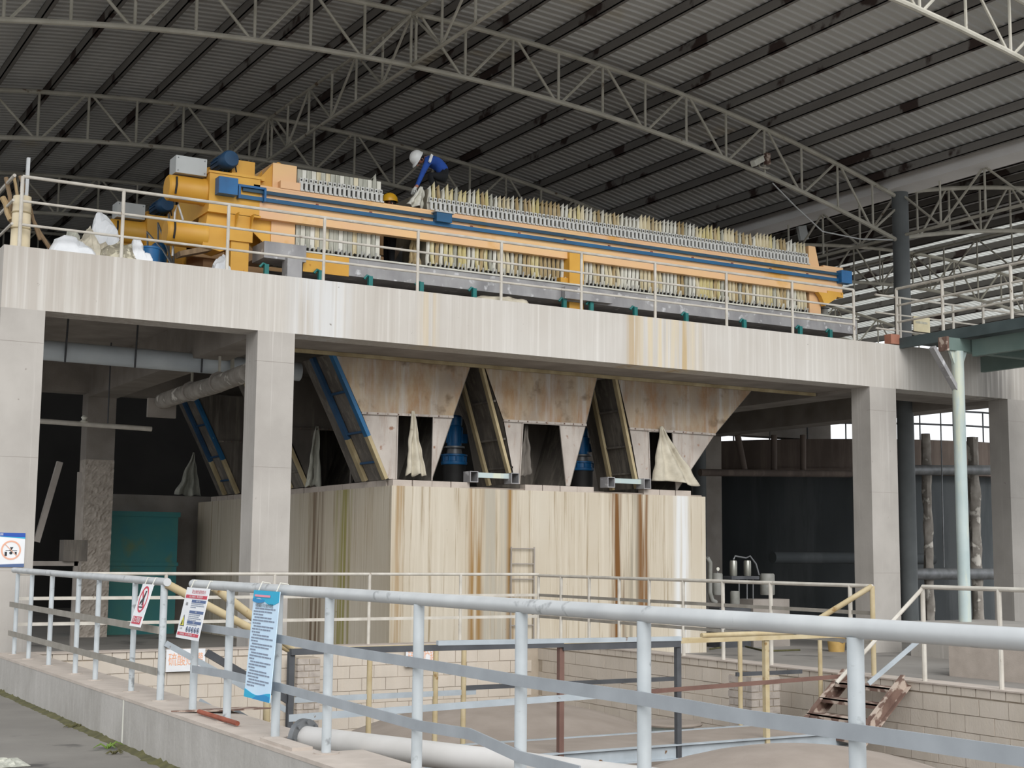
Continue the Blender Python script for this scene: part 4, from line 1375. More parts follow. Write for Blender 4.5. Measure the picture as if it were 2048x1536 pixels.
rail_run(dr2, [(DX1 - 0.05, 22.9, 6.42), (DX1 - 0.05, 11, 6.42)], [1.1, 0.72, 0.36], 'rail_white', 0.028, post_at=[(DX1 - 0.05, y, 6.42) for y in (22.9, 21.0, 19.0, 17, 15)], post_r=0.032)
a, b = P(1826, 632, Y=22.9), P(1859, 666, Y=22.9)
nt_ = thing('notice_sheet', 'faded cream notice sheet tied to the walkway railing', 'sign', ((a.x + b.x) / 2, 22.9, b.z))
MB().box(a.x, b.x, 22.88, 22.9, b.z, a.z).build('sheet', 'paper_cream', nt_)
for k in range(9):
    xx = a.x + 0.06 + k * 0.042
    MB().box(xx, xx + 0.028, 22.874, 22.88, a.z - 0.16, a.z - 0.11).build('faded_character', 'cloth_grey', nt_)

pl = MB().box(22.4, 24.6, 12, 21.8, GZ, plz)
tag(pl.build('concrete_plinth', 'column_concrete'), 'rough concrete plinth under the pale green post', 'plinth')
tag(MB().box(19.2, 21.0, 9, 17.8, GZ, 0.12).build('low_wall', 'kerb_top'), 'low broken edged concrete wall right of the pit', 'wall')

# ================================================================== UNDER THE PLATFORM
t = thing('grey_pipe', 'thick grey pipe hung under the slab in the road side bay', 'pipe', (7.3, 26.5, 4.95))
MB().tube((4.9, 26.5, 5.16), (10.5, 26.5, 5.12), 0.185, 20).build('pipe', 'pvc_grey', t, True)
for px in (131, 271, 404):
    q = P(px, 690, Y=26.3)
    MB().tube((q.x, 26.28, 4.93), (q.x + 0.03, 26.28, 5.98), 0.018, 6).build('hanger_rod', 'dark_angle', t)
q = P(467, 690, Y=26.2)
MB().box(q.x - 0.03, q.x + 0.03, 26.2, 26.26, 4.85, 5.98).build('hanger_strap', 'truss_paint', t)
t = thing('lagged_pipe', 'corroded cloth wrapped pipe running back under the slab', 'pipe', (8.5, 29, 4.5))
pa, pb = P(495, 745, X=8.6), P(325, 802, X=8.6)
MB().poly([pa, pa + (pb - pa) * 0.35 + Vector((0, 0, -0.03)), pa + (pb - pa) * 0.7, pb], 0.17, 12).build('pipe', 'corroded', t, True)
for k in (0.3, 0.62):
    c = pa + (pb - pa) * k
    MB().box(c.x - 0.02, c.x + 0.02, c.y - 0.02, c.y + 0.02, c.z, 5.2).build('hanger', 'truss_paint', t)
    c = pa + (pb - pa) * k
    MB().poly([c + Vector((0, -0.04, 0)), c + Vector((0, 0.04, 0))], 0.2, 12).build('coupling', 'inner_concrete', t, True)
MB().box(pb.x - 0.3, pb.x + 0.3, pb.y, pb.y + 0.1, pb.z - 0.35, pb.z + 0.05).build('flange', 'inner_concrete', t)
a, b = P(78, 842, Y=30.5), P(303, 858, Y=30.5)
t = thing('water_pipe', 'thin white water pipe crossing the dark bay', 'pipe', ((a.x + b.x) / 2, 30.5, a.z))
MB().tube(a, b, 0.055, 10).build('pipe', 'rail_white', t, True)
q = P(168, 846, Y=30.5)
MB().tube((q.x + 0.5, 30.5, q.z), (q.x + 0.5, 30.5, 5.98), 0.015, 6).build('hanger_rod', 'dark_angle', t)
MB().lathe([(0.05, 0), (0.09, 0.03), (0.04, 0.07), (0.07, 0.12), (0.03, 0.16)], (q.x, 30.5, q.z), 10).build('valve', 'cloth_white', t, True)
a, b = P(196, 1021, Y=35.15), P(357, 1026, Y=35.15)
t = thing('teal_tank', 'teal painted steel box tank behind the railing', 'tank', ((a.x + b.x) / 2, 35.6, GZ))
MB().box(a.x, b.x, 35.15, 36.2, GZ, a.z - 0.12).build('shell', 'teal_box', t)
MB().box(a.x - 0.04, b.x + 0.04, 35.1, 36.24, a.z - 0.12, a.z).build('rim', 'teal_box', t)
zz = P(290, 1132, Y=35.1).z
MB().box(a.x - 0.03, b.x + 0.03, 35.11, 36.2, zz, zz + 0.09).build('band', 'teal_box', t)
a = P(70, 1100, Y=31)
t = thing('machine_frame', 'dark steel frame of a machine in the shadow of the road side bay', 'machine', (7, 31.5, GZ))
for dx in (0, 0.35, 1.3):
    MB().box(6.0 + dx, 6.08 + dx, 31, 31.1, GZ, 3.2).build('upright', 'inner_concrete', t)
MB().box(6.0, 7.4, 31, 31.1, 1.2, 1.3).build('crossbar', 'inner_concrete', t)
MB().bar((6.9, 31, 3.4), (6.5, 31, 1.7), 0.12, 0.12).build('brace', 'inner_concrete', t)
crumple_z = ZT
q = P(135, 1010, Y=31.4)
tag(MB().box(q.x - 0.15, q.x + 0.35, 30.9, 31.3, 1.3, 1.75).build('sack_pile', 'hopper_dark'), 'grey sack on the machine frame in the dark bay', 'sack')

# big dark round tank with launder, behind the right bays
CX, CY, CR = 36.0, 39.5, 8.0
t = thing('round_tank', 'big dark round settling tank behind the right bays', 'tank', (CX, CY, GZ))
MB().lathe([(CR, 0), (CR, 4.75), (CR - 0.3, 4.75)], (CX, CY, GZ), 72).build('shell', 'dark_tank', t, True)
MB().lathe([(CR + 0.35, 4.75), (CR + 0.4, 4.78), (CR + 0.4, 5.7), (CR + 0.2, 5.7)], (CX, CY, GZ), 72).build('launder', 'dark_launder', t, True)
MB().lathe([(CR + 0.42, 4.62), (CR + 0.5, 4.62), (CR + 0.5, 4.78), (CR + 0.42, 4.78)], (CX, CY, GZ), 72).build('ring_beam', 'dark_launder', t, True)
rt = thing('tank_railing', 'thin railing on the rim of the dark round tank', 'railing', (CX, CY, 5.2))
ring = [(CX + (CR + 0.3) * math.cos(a), CY + (CR + 0.3) * math.sin(a), 5.2) for a in [math.pi * (0.85 + 0.9 * k / 20) for k in range(21)]]
for h in (0.5, 0.95):
    MB().poly([(p[0], p[1], p[2] + h) for p in ring], 0.03, 6).build('rail', 'dark_angle', rt)
for p in ring:
    MB().tube(p, (p[0], p[1], p[2] + 0.95), 0.025, 6).build('post', 'dark_angle', rt)
for px, lb in ((1475, 'leaning'), (1548, 'left'), (1606, 'right')):
    q = P(px, 870, Y=31.0)
    q2 = P(px + (14 if lb == 'leaning' else 0), 940, Y=31.0)
    tag(MB().tube((q.x, 31, q.z), (q2.x, 31, q2.z), 0.09, 10).build('drain_pipe', 'dark_launder', None, True),
        {'leaning': 'slanting brown overflow pipe on the dark tank', 'left': 'upright brown overflow pipe nearer the sack filled hopper', 'right': 'upright brown overflow pipe nearer the concrete column'}[lb], 'pipe')
a, b = P(1400, 945, Y=30.9), P(1702, 948, Y=30.9)
tag(MB().tube(a, b, 0.1, 10).build('long_pipe', 'dark_launder', None, True), 'long dark pipe below the brown launder', 'pipe')
for py, r, lb in ((940, 0.14, 'upper grey pipe crossing the narrow right bay'), (1148, 0.16, 'lower grey pipe crossing the narrow right bay')):
    a, b = P(1795, py, Y=28.2), P(1990, py, Y=28.2)
    tag(MB().tube(a, b, r, 12).build('cross_pipe', 'steel', None, True), lb, 'pipe')
for px, lb, w in ((1862, 'left corroded standpipe with white crust in the narrow bay', 0.13), (1958, 'right corroded standpipe with white crust in the narrow bay', 0.16)):
    q = P(px, 1290, Y=28.4)
    m = MB()
    n = 26
    m.poly([(q.x, 28.4, GZ + (5.0 - GZ) * k / n) for k in range(n + 1)], w, 10)
    vs = []
    for v in m.v:
        k = 1 + 0.35 * mnoise.noise(Vector((v[0] * 6, v[1] * 6, v[2] * 2.2)))
        vs.append((q.x + (v[0] - q.x) * k, 28.4 + (v[1] - 28.4) * k, v[2]))
    m.v = vs
    tag(m.build('standpipe', 'corroded', None, True), lb, 'pipe')
tag(MB().tube((P(1886, 1000, Y=27.6).x, 27.6, 5.98), P(1888, 1135, Y=27.6), 0.02, 6).build('drop_cable', 'steel', None, True), 'thin cable hanging in the narrow right bay', 'cable')
a = P(1545, 1115, Y=29.5)
tag(MB().tube((a.x, 29.5, a.z), (a.x + 6.0, 29.5, a.z), 0.16, 12).build('floor_pipe', 'dark_tank', None, True), 'dark horizontal pipe at the foot of the round tank', 'pipe')

# pump set
PYp = 25.6
pq = lambda x, y: P(x, y, Y=PYp)
t = thing('pump_set', 'grey dosing pump set with steel dampers and a gauge beside the tank', 'pump', (pq(1480, 1290).x, PYp, GZ))


def vcyl(px, pt_, pb_, r, name, mat):
    a, b = pq(px, pt_), pq(px, pb_)
    return MB().lathe([(r * 0.9, 0), (r, 0.02), (r, a.z - b.z - 0.03), (r * 0.85, a.z - b.z)], (b.x, PYp, b.z), 18).build(name, mat, t, True)


d1 = vcyl(1435, 1146, 1190, 0.12, 'pulsation_damper', 'pump_grey')
MB().tube(pq(1435, 1146), pq(1434, 1138), 0.012, 6).build('gauge_stem', 'steel', d1)
MB().lathe([(0.04, 0), (0.042, 0.02), (0.01, 0.022)], pq(1434, 1138) + Vector((0, -0.02, 0)), 14, (0, -1, 0)).build('gauge', 'cloth_white', d1, True)
vcyl(1467, 1121, 1152, 0.085, 'steel_canister', 'glassy_steel')
vcyl(1495, 1121, 1152, 0.085, 'steel_canister', 'glassy_steel')
vcyl(1535, 1147, 1190, 0.17, 'motor_drum', 'pump_grey')
vcyl(1470, 1182, 1215, 0.11, 'pump_head', 'pump_grey')
a, b = pq(1455, 1152), pq(1510, 1156)
MB().box(a.x, b.x, PYp - 0.15, PYp + 0.15, b.z - 0.03, a.z).build('shelf', 'dark_angle', t)
a, b = pq(1492, 1198), pq(1565, 1238)
MB().box(a.x, b.x, PYp - 0.25, PYp + 0.25, GZ, a.z).build('pedestal', 'inner_concrete', t)
MB().poly([pq(1414, 1115), pq(1420, 1125), pq(1420, 1185), pq(1424, 1200), pq(1432, 1205)], 0.055, 10).build('suction_pipe', 'pump_grey', t, True)
MB().poly([pq(1467, 1119), pq(1470, 1112), pq(1492, 1116), pq(1500, 1112), pq(1512, 1128), pq(1518, 1150)], 0.02, 8).build('hose', 'steel', t, True)
MB().box(pq(1428, 1200).x, pq(1490, 1200).x, PYp - 0.2, PYp + 0.2, GZ, pq(1440, 1215).z).build('base_block', 'dark_angle', t)
for px in (1478, 1494, 1506):
    MB().tube(pq(px, 1155), pq(px, 1200), 0.015, 6).build('tie_rod', 'steel', t)
tag(MB().poly([P(1420, 1298, Z=GZ + 0.02), P(1480, 1290, Z=GZ + 0.02), P(1530, 1302, Z=GZ + 0.02), P(1600, 1300, Z=GZ + 0.02)], 0.02, 6).build('hose', 'moss', None, True), 'dark hose lying on the floor by the pump set', 'hose')
q = P(1673, 1303, Z=GZ)
bk = thing('bucket', 'yellow plastic bucket standing on the yard floor', 'bucket', q)
MB().lathe([(0.17, 0), (0.2, 0.3), (0.21, 0.3), (0.21, 0.33), (0.18, 0.33), (0.15, 0.02)], q, 20).build('pail', 'yellow_bucket', bk, True)
MB().poly([q + Vector((-0.2, 0, 0.31)), q + Vector((-0.15, -0.14, 0.24)), q + Vector((0, -0.21, 0.2)), q + Vector((0.15, -0.14, 0.24)), q + Vector((0.2, 0, 0.31))], 0.008, 6).build('handle', 'steel', bk)

# ================================================================== PIT: ACID TANKS, PIERS, CATWALK
def acid_tank(label, cx, cy, r, ztop, rise, neck=None):
    t = thing('acid_tank', label, 'tank', (cx, cy, -3.2))
    n = 10
    prof = [(r, 0), (r, ztop - rise + 3.2)]
    for k in range(1, n + 1):
        a = k / n
        prof.append((max(r * (1 - a), 0.01), ztop - rise + 3.2 + rise * (1 - (1 - a) ** 2)))
    MB().lathe(prof, (cx, cy, -3.2), 56).build('shell', 'dust', t, True)
    if neck:
        for nx, ny, nr, h, mat in neck:
            d = math.hypot(nx - cx, ny - cy) / r
            z = ztop - rise + rise * (1 - d * d)
            k = MB().tube((nx, ny, z - 0.15), (nx, ny, z + h), nr, 20).build('manhole_neck', mat, t, True)
            MB().lathe([(nr * 1.35, h), (nr * 1.38, h + 0.02), (nr * 1.3, h + 0.045), (nr * 0.4, h + 0.06)], (nx, ny, z), 24).build('manhole_lid', 'dust', k, True)
    return t


acid_tank('dust covered domed acid tank behind the catwalk with a pale blue manhole', 10.3, 17.7, 2.9, -0.55, 0.75,
          [(P(1345, 1440, Y=16.2).x, 16.2, 0.3, 0.22, 'pale_green')])
acid_tank('dust covered domed acid tank in front of the catwalk', 9.1, 10.2, 3.0, -0.22, 1.15)
acid_tank('smaller dusty domed tank beside the kerb wall with a thin wide lid', 5.98, 17.4, 1.25, -0.95, 0.35,
          [(6.2, 16.9, 0.4, 0.12, 'pale_channel')])


def brick_pier(label, x0, x1, y0, y1, ztop, rows):
    t = thing('brick_pier', label, 'pier', ((x0 + x1) / 2, (y0 + y1) / 2, -3.2))
    MB().box(x0 + 0.012, x1 - 0.012, y0 + 0.012, y1 - 0.012, -3.2, ztop).build('core', 'mortar', t)
    w = (x1 - x0)
    d = (y1 - y0)
    h = 0.1
    ms = {}
    for r in range(rows):
        z = ztop - (r + 1) * h
        cuts = (0, 0.5, 1) if r % 2 == 0 else (0, 0.28, 0.76, 1)
        for a, b in zip(cuts[:-1], cuts[1:]):
            for (ax) in ('x', 'y'):
                key = (round(b - a, 2), ax)
                if key not in ms:
                    L_ = (b - a) * (w if ax == 'x' else d) - 0.012
                    ms[key] = share(MB().box(0, L_, 0, 0.1, 0, h - 0.014) if ax == 'x' else MB().box(0, 0.1, 0, L_, 0, h - 0.014), 'brick', 'pier_brick')
                j = random.uniform(-0.006, 0.006)
                put(ms[key], 'brick', t, (x0 + a * w, y0 + j, z) if ax == 'x' else (x0 + j, y0 + a * d, z))
    return t


q = P(1530, 1349, X=12.9)
brick_pier('grey brick pier standing by the right pit wall', 12.55, 13.05, 15.1, 15.6, P(1535, 1352, Y=15.1).z, 16)
q0, q1 = P(594, 1316, Y=21.5), P(640, 1316, Y=21.5)
brick_pier('pale brick pier against the back pit wall', q0.x, q1.x, 21.45, 21.9, q0.z, 16)

CZ = -0.63
CY0, CY1 = 13.42, 14.5
cw = thing('steel_catwalk', 'dusty steel catwalk crossing the pit between the domed tanks', 'walkway', (9, 14, CZ - 0.15))
MB().box(5.55, 12.6, CY0, CY1, CZ - 0.02, CZ).build('deck_plate', 'dust', cw)
for yy in (CY0 - 0.03, CY1 - 0.03):
    m = MB().box(5.5, 12.65, yy, yy + 0.015, CZ - 0.16, CZ + 0.01)
    m.box(5.5, 12.65, yy - 0.05, yy, CZ - 0.005, CZ + 0.01).box(5.5, 12.65, yy - 0.05, yy, CZ - 0.16, CZ - 0.145)
    m.build('edge_channel', 'pale_channel', cw)
for xx in (5.7, 8.0, 10.3, 12.4):
    MB().box(xx, xx + 0.1, CY0, CY1, CZ - 0.14, CZ - 0.03).build('joist', 'pale_channel', cw)
for xx in (6.0, 12.2):
    MB().box(xx, xx + 0.12, 13.9, 14.02, -3.2, CZ - 0.14).build('support_leg', 'dark_angle', cw)

nr = thing('catwalk_railing', 'dark angle iron railing on the near side of the catwalk', 'railing', (9, CY0, CZ))
zt = 0.54
for xx, mt in ((5.3, 'dark_angle'), (8.445, 'brown_angle'), (10.04, 'dark_angle'), (11.35, 'yellow_pipe')):
    MB().box(xx - 0.03, xx + 0.03, CY0 - 0.06, CY0 - 0.05, CZ - 0.15, zt).box(xx - 0.03, xx - 0.022, CY0 - 0.05, CY0 + 0.0, CZ - 0.15, zt).build('post', mt, nr)
MB().bar((5.28, CY0 - 0.06, zt), (8.45, CY0 - 0.06, zt), 0.06, 0.06).build('top_rail', 'dark_angle', nr)
MB().bar((6.9, CY0 - 0.07, zt + 0.05), (10.05, CY0 - 0.07, zt + 0.03), 0.05, 0.05).build('top_rail', 'pale_channel', nr)
MB().bar((8.45, CY0 - 0.06, zt - 0.03), (10.05, CY0 - 0.06, zt - 0.03), 0.05, 0.07).build('top_rail', 'dark_angle', nr)
MB().bar((10.05, CY0 - 0.06, zt + 0.0), (12.65, CY0 - 0.06, zt + 0.02), 0.05, 0.05).build('top_rail', 'yellow_pipe', nr)
MB().bar((5.28, CY0 - 0.06, -0.02 - 0.08), (9.35, CY0 - 0.06, -0.02), 0.012, 0.07).build('mid_rail', 'pale_channel', nr)
MB().bar((9.35, CY0 - 0.06, -0.02), (12.65, CY0 - 0.06, 0.06), 0.012, 0.05).build('mid_rail', 'brown_angle', nr)
fr_ = thing('catwalk_railing', 'yellow pipe railing on the far side of the catwalk', 'railing', (9, CY1, CZ))
zf = 0.47
for px in (740, 872, 928, 1480, 1640):
    xx = P(px, 1300, Y=CY1).x
    MB().tube((xx, CY1, CZ - 0.1), (xx, CY1, zf if px != 1640 else zf - 0.05), 0.03, 10).build('post', 'yellow_pipe', fr_, True)
MB().tube((5.75, CY1, zf), (11.3, CY1, zf), 0.03, 10).build('top_rail', 'yellow_pipe', fr_, True)
MB().tube((11.25, CY1, zf + 0.05), (12.75, CY1, zf + 0.06), 0.034, 10).build('top_rail', 'yellow_pipe', fr_, True)
MB().bar((5.75, CY1, -0.05), (8.0, CY1, -0.05), 0.012, 0.06).build('mid_rail', 'pale_channel', fr_)
xx0, xx1 = P(928, 1368, Y=CY1).x, P(1110, 1362, Y=CY1).x
MB().bar((xx0, CY1, 0.0), (10.9, CY1, 0.0), 0.03, 0.05).build('mid_rail', 'dark_angle', fr_)
MB().bar((11.8, CY1, 0.02), (12.9, CY1, 0.02), 0.03, 0.05).build('mid_rail', 'dark_angle', fr_)

# entry steps on the kerb side, with sloping yellow handrails
es = thing('pit_steps', 'short steel steps dropping from the kerb gap to the catwalk', 'stairs', (5.1, 13.95, CZ))
for yy in (CY0, CY1):
    MB().bar((4.72, yy, -0.06), (5.65, yy, CZ + 0.02), 0.03, 0.16).build('stringer', 'pale_channel', es)
for k in range(3):
    xx, zz = 4.85 + k * 0.27, -0.17 - k * 0.16
    MB().box(xx, xx + 0.24, CY0 + 0.02, CY1 - 0.02, zz, zz + 0.025).build('tread', 'dust', es)
hr = thing('stair_handrail', 'pair of sloping yellow pipe handrails at the kerb gap', 'handrail', (5, 14, -0.1))
MB().tube((4.36, 14.5, 1.18), (5.75, 14.5, 0.47), 0.043, 12).build('handrail', 'yellow_pipe', hr, True)
MB().tube((4.5, 13.42, 1.17), (5.32, 13.42, 0.58), 0.043, 12).build('handrail', 'yellow_pipe', hr, True)
MB().tube((5.75, 14.5, CZ), (5.75, 14.5, 0.47), 0.035, 10).build('post', 'yellow_pipe', hr, True)
MB().tube((5.05, 13.36, CZ), (5.05, 13.36, 0.7), 0.035, 10).build('post', 'yellow_pipe', hr, True)
MB().bar((4.37, 14.5, 0.58), (5.7, 14.5, -0.15), 0.012, 0.06).build('lower_rail', 'pale_channel', hr)
MB().bar((4.45, 13.42, 0.55), (5.32, 13.42, 0.05), 0.05, 0.07).build('lower_rail', 'dark_angle', hr)

# rusty steps to the right rim
rs = thing('rusty_steps', 'rust flaked steel steps leaning on the right pit wall', 'stairs', (13, 13.7, CZ))
y0, y1 = 13.12, 14.16
for yy in (y0, y1):
    m = MB().bar((13.36, yy, 0.0), (12.5, yy, -0.75), 0.012, 0.17)
    for dz in (0.085, -0.085):
        d = Vector((-0.97, 0, -0.84)).normalized()
        nrm = Vector((d.z, 0, -d.x)) * -1
        o = nrm * dz
        m.bar(Vector((13.36, yy - 0.03, 0.0)) + o, Vector((12.5, yy - 0.03, -0.75)) + o, 0.07, 0.014, nrm)
    m.build('stringer', 'rust', rs)
for k in range(4):
    xx, zz = 13.24 - k * 0.22, -0.09 - k * 0.19
    MB().box(xx - 0.13, xx + 0.1, y0, y1, zz - 0.02, zz).box(xx - 0.13, xx - 0.118, y0, y1, zz - 0.06, zz).build('tread', 'rust', rs)
h2 = thing('stair_handrail', 'white flat bar handrails sloping down the rusty steps', 'handrail', (13, 12.9, 0))
sp = P(1845, 1178, X=13.5)
MB().tube((13.5, sp.y, 1.14), (12.3, 13.2, 0.0), 0.026, 8).build('handrail', 'rail_white', h2, True)
MB().bar((13.5, sp.y, 0.55), (12.75, 13.12, -0.02), 0.012, 0.06).build('lower_rail', 'pale_channel', h2)
h3 = thing('stair_handrail', 'sloping yellow pipe handrail from the rim post to the catwalk', 'handrail', (13, 14, 0))
MB().tube((13.5, 13.79, 1.15), (12.72, 14.4, 0.53), 0.036, 10).build('handrail', 'yellow_pipe', h3, True)
MB().tube((13.5, 13.79, 0), (13.5, 13.79, 1.15), 0.034, 10).build('post', 'yellow_pipe', h3, True)

# rim railings
r1 = thing('pit_railing', 'white pipe railing along the back rim of the pit', 'railing', (9, 22.17, 0))
ps_ = [(x, 22.17, 0) for x in (4.9, 6.65, 8.45, 10.15, 11.9, 13.5)]
rail_run(r1, [(4.4, 22.17, 0), (13.5, 22.17, 0)], [1.17, 0.8, 0.42], 'rail_white', 0.026, flat=(0.012, 0.05), post_at=ps_, post_r=0.028)
r2 = thing('pit_railing', 'grey pipe railing along the right rim of the pit behind the steps', 'railing', (13.5, 18, 0))
ps_ = [(13.5, y, 0) for y in (21.4, 20.5, 19.6, 18.75, 17.85, 16.88, 15.8, 14.2)]
rail_run(r2, [(13.5, 22.17, 0), (13.5, 13.79, 0)], [1.15, 0.8, 0.42], 'rail_white', 0.026, flat=(0.012, 0.05, 'old_bar'), post_at=ps_, post_r=0.028)
r3 = thing('pit_railing', 'white pipe railing along the right rim of the pit in front of the steps', 'railing', (13.5, 9, 0))
rail_run(r3, [(13.5, sp.y, 0), (13.5, 6.0, 0)], [1.16, 0.62], 'rail_white', 0.028, flat=(0.012, 0.06, 'old_bar'), post_at=[(13.5, y, 0) for y in (sp.y, 11.72, 10.4, 8.6)], post_r=0.03)

# ================================================================== KERB RAILING (foreground)
KX = 4.35
HT = 1.2


def kerb_y(px):
    return P(px, 1000, X=KX).y


k1 = thing('kerb_railing', 'galvanised pipe railing on the kerb between the building corner and the gap', 'railing', (KX, 18, 0))
ya = [P(px, py, X=KX).y for px, py in ((38, 1303), (57, 1309), (97, 1329), (150, 1345), (190, 1360), (262, 1383), (320, 1402))]
ya[0] = 21.9
for i, y in enumerate(ya):
    MB().tube((KX, y, 0), (KX, y, HT - 0.03), 0.038 if i == 6 else 0.031, 10).build('post', 'galv_post', k1, True)
    MB().lathe([(0.09, 0), (0.09, 0.008)], (KX, y, 0), 10).build('foot_plate', 'kerb_top', k1)
MB().tube((KX, ya[0] + 0.3, HT + 0.02), (KX, ya[-1] - 0.1, HT), 0.042, 14).build('top_rail', 'galv', k1, True)
for h in (0.72, 0.3):
    MB().bar((KX - 0.045, ya[0] + 0.25, h), (KX - 0.045, ya[-1], h - 0.01), 0.012, 0.075).build('flat_rail', 'old_bar', k1)
k2 = thing('kerb_railing', 'galvanised pipe railing with sagging flat bars nearest the road', 'railing', (KX, 8, 0))
yb = [P(px, py, X=KX).y for px, py in ((385, 1423), (453, 1447), (550, 1480), (652, 1517))]
yb += [P(px, py, X=KX).y for px, py in ((838, 1222), (1043, 1240), (1288, 1265), (1711, 1300))]
for y in yb:
    MB().tube((KX, y, 0), (KX, y, HT - 0.03), 0.037, 14).build('post', 'galv_post', k2, True)
    MB().lathe([(0.1, 0), (0.1, 0.008)], (KX, y, 0), 12).build('foot_plate', 'kerb_top', k2)
MB().tube((KX, yb[0] + 0.12, HT), (KX, 1.2, HT + 0.01), 0.044, 20).build('top_rail', 'galv', k2, True)


def fb(pxs):
    return [P(px, py, X=KX - 0.05) for px, py in pxs]


up_ = fb([(385, 1252), (455, 1262), (560, 1278), (655, 1297), (840, 1327), (1043, 1362), (1288, 1398), (1500, 1436), (1711, 1465), (2060, 1516)])
lo_ = fb([(385, 1338), (455, 1349), (560, 1375), (655, 1401), (840, 1452), (940, 1468), (1043, 1515), (1160, 1545)])
for pl_, nm in ((up_, 'flat_rail'), (lo_, 'flat_rail')):
    m = MB()
    w = 0.035
    n = len(pl_)
    vs, fs = [], []
    for p in pl_:
        for dx, dz in ((-0.006, -w), (0.006, -w), (0.006, w), (-0.006, w)):
            vs.append((p.x + dx, p.y, p.z + dz))
    for i in range(n - 1):
        for j in range(4):
            a, b = i * 4 + j, i * 4 + (j + 1) % 4
            fs.append((a, b, b + 4, a + 4))
    fs += [(3, 2, 1, 0), tuple(range((n - 1) * 4, n * 4))]
    m.add(vs, fs)
    m.build(nm, 'flat_bar', k2)

# pipe lying over the kerb
fp = thing('discharge_pipe', 'thick grey flanged pipe lying across the kerb into the pit', 'pipe', (4.8, 10.5, 0))
r_ = 0.098
a = P(608, 1476, X=4.5)
b = P(1110, 1540, Z=a.z)
d = (b - a).normalized()
MB().tube(a, a + d * 4.2, r_, 24).build('pipe', 'pipe_pale', fp, True)
MB().lathe([(0.155, -0.025), (0.155, 0.025)], a, 24, d).build('flange', 'steel', fp, True)
for k in range(8):
    an = 2 * math.pi * k / 8
    s_ = d.orthogonal().normalized()
    t_ = d.cross(s_)
    MB().lathe([(0.016, -0.045), (0.016, 0.045)], a + (s_ * math.cos(an) + t_ * math.sin(an)) * 0.13, 6, d).build('bolt', 'steel', fp)
tag(MB().box(4.16, 4.33, a.y - 0.6, a.y + 0.1, 0.0, 0.025).build('packing_board', 'kerb_top'), 'thin packing board beside the flanged pipe', 'board')
a, b = P(398, 1423, Z=0.03), P(475, 1447, Z=0.03)
tag(MB().tube(a, b, 0.022, 8).build('red_rod', 'rust_red', None, True), 'short rusty red rod lying on the kerb', 'rod')
q = P(455, 1420, Z=0.02)
tag(MB().prism([q + Vector((-0.5, 0.15, -0.01)), q + Vector((0.25, 0.1, 0.0)), q + Vector((0.3, -0.35, 0.03)), q + Vector((-0.1, -0.1, 0.0))], (0, 0, 0.012)).build('rusty_plate', 'rust'), 'bent rusty steel scrap plate on the kerb', 'plate')
# weeds and leaves along the kerb foot
for i, (px, py, s) in enumerate(((140, 1455, 0.12), (166, 1455, 0.16), (215, 1497, 0.2), (228, 1508, 0.12))):
    q = P(px, py, Z=GZ)
    m = MB()
    for k in range(7):
        an = random.uniform(0, 6.28)
        ln = s * random.uniform(0.5, 1.0)
        m.poly([q, q + Vector((math.cos(an) * ln * 0.5, math.sin(an) * ln * 0.5, ln * 0.35)), q + Vector((math.cos(an) * ln, math.sin(an) * ln, ln * 0.1))], 0.014, 4, 0.003)
    tag(m.build('weed', 'leaf' if i == 2 else 'moss'), ['dry weed tuft at the foot of the kerb wall', 'mossy tuft beside the dry weed at the kerb foot', 'fresh green weed on the wet road by the kerb', 'wilted leaf cluster beside the fresh green weed'][i], 'weed')
m = MB()
m.grid(lambda u, v: (KX0 - 0.12 * v * (0.6 + 0.8 * abs(mnoise.noise(Vector((u * 60, 0, 4))))), 8 + 14 * u, GZ + 0.05 * (1 - v) * (0.5 + abs(mnoise.noise(Vector((u * 90, 2, 1)))))), 160, 3)
tag(m.build('kerb_moss', 'moss'), 'mossy dirt strip along the foot of the kerb wall', 'moss', kind='stuff')

q = P(4, 1528, Z=GZ)
m = MB()
m.grid(lambda u, v: (q.x - 0.25 + 0.45 * u, q.y - 0.3 + 0.6 * v, GZ + 0.01 + 0.05 * abs(mnoise.noise(Vector((u * 5, v * 6, 2)))) * math.sin(math.pi * u) * math.sin(math.pi * v) * 2), 14, 14)
tag(m.build('plastic_litter', 'cloth_grey', None, False, solid=0.004), 'crumpled clear plastic litter on the wet road', 'litter')

# ================================================================== SIGNS
def sheet(root, name, mat, o, rt_, up2, w, h, x0, y0, lift, th=0.003):
    """rectangle on a sign face: lower-left corner (x0,y0), size (w,h) in sign units"""
    n = rt_.cross(up2)
    c = o + rt_ * x0 + up2 * y0 + n * lift
    return MB().prism([c, c + rt_ * w, c + rt_ * w + up2 * h, c + up2 * h], n * th).build(name, mat, root)


def poly_on(root, name, mat, o, rt_, up2, pts, lift, th=0.003):
    n = rt_.cross(up2)
    return MB().prism([o + rt_ * x + up2 * y + n * lift for x, y in pts], n * th).build(name, mat, root)


def ring_on(root, name, mat, o, rt_, up2, cx, cy, rx, ry, w, lift):
    n = rt_.cross(up2)
    m = MB()
    N = 40
    vs, fs = [], []
    for k in range(N):
        a = 2 * math.pi * k / N
        for s in (1.0, 1.0 - w):
            for l in (lift, lift + 0.003):
                vs.append(o + rt_ * (cx + rx * s * math.cos(a)) + up2 * (cy + ry * s * math.sin(a)) + n * l)
    for k in range(N):
        b, c = k * 4, ((k + 1) % N) * 4
        fs += [(b + 1, c + 1, c + 3, b + 3), (b, b + 2, c + 2, c), (b, c, c + 1, b + 1), (b + 2, b + 3, c + 3, c + 2)]
    m.add(vs, fs)
    return m.build(name, mat, root)


# a face on the kerb railing looks toward -X: its right-hand direction is -Y
RT = Vector((0, -1, 0))


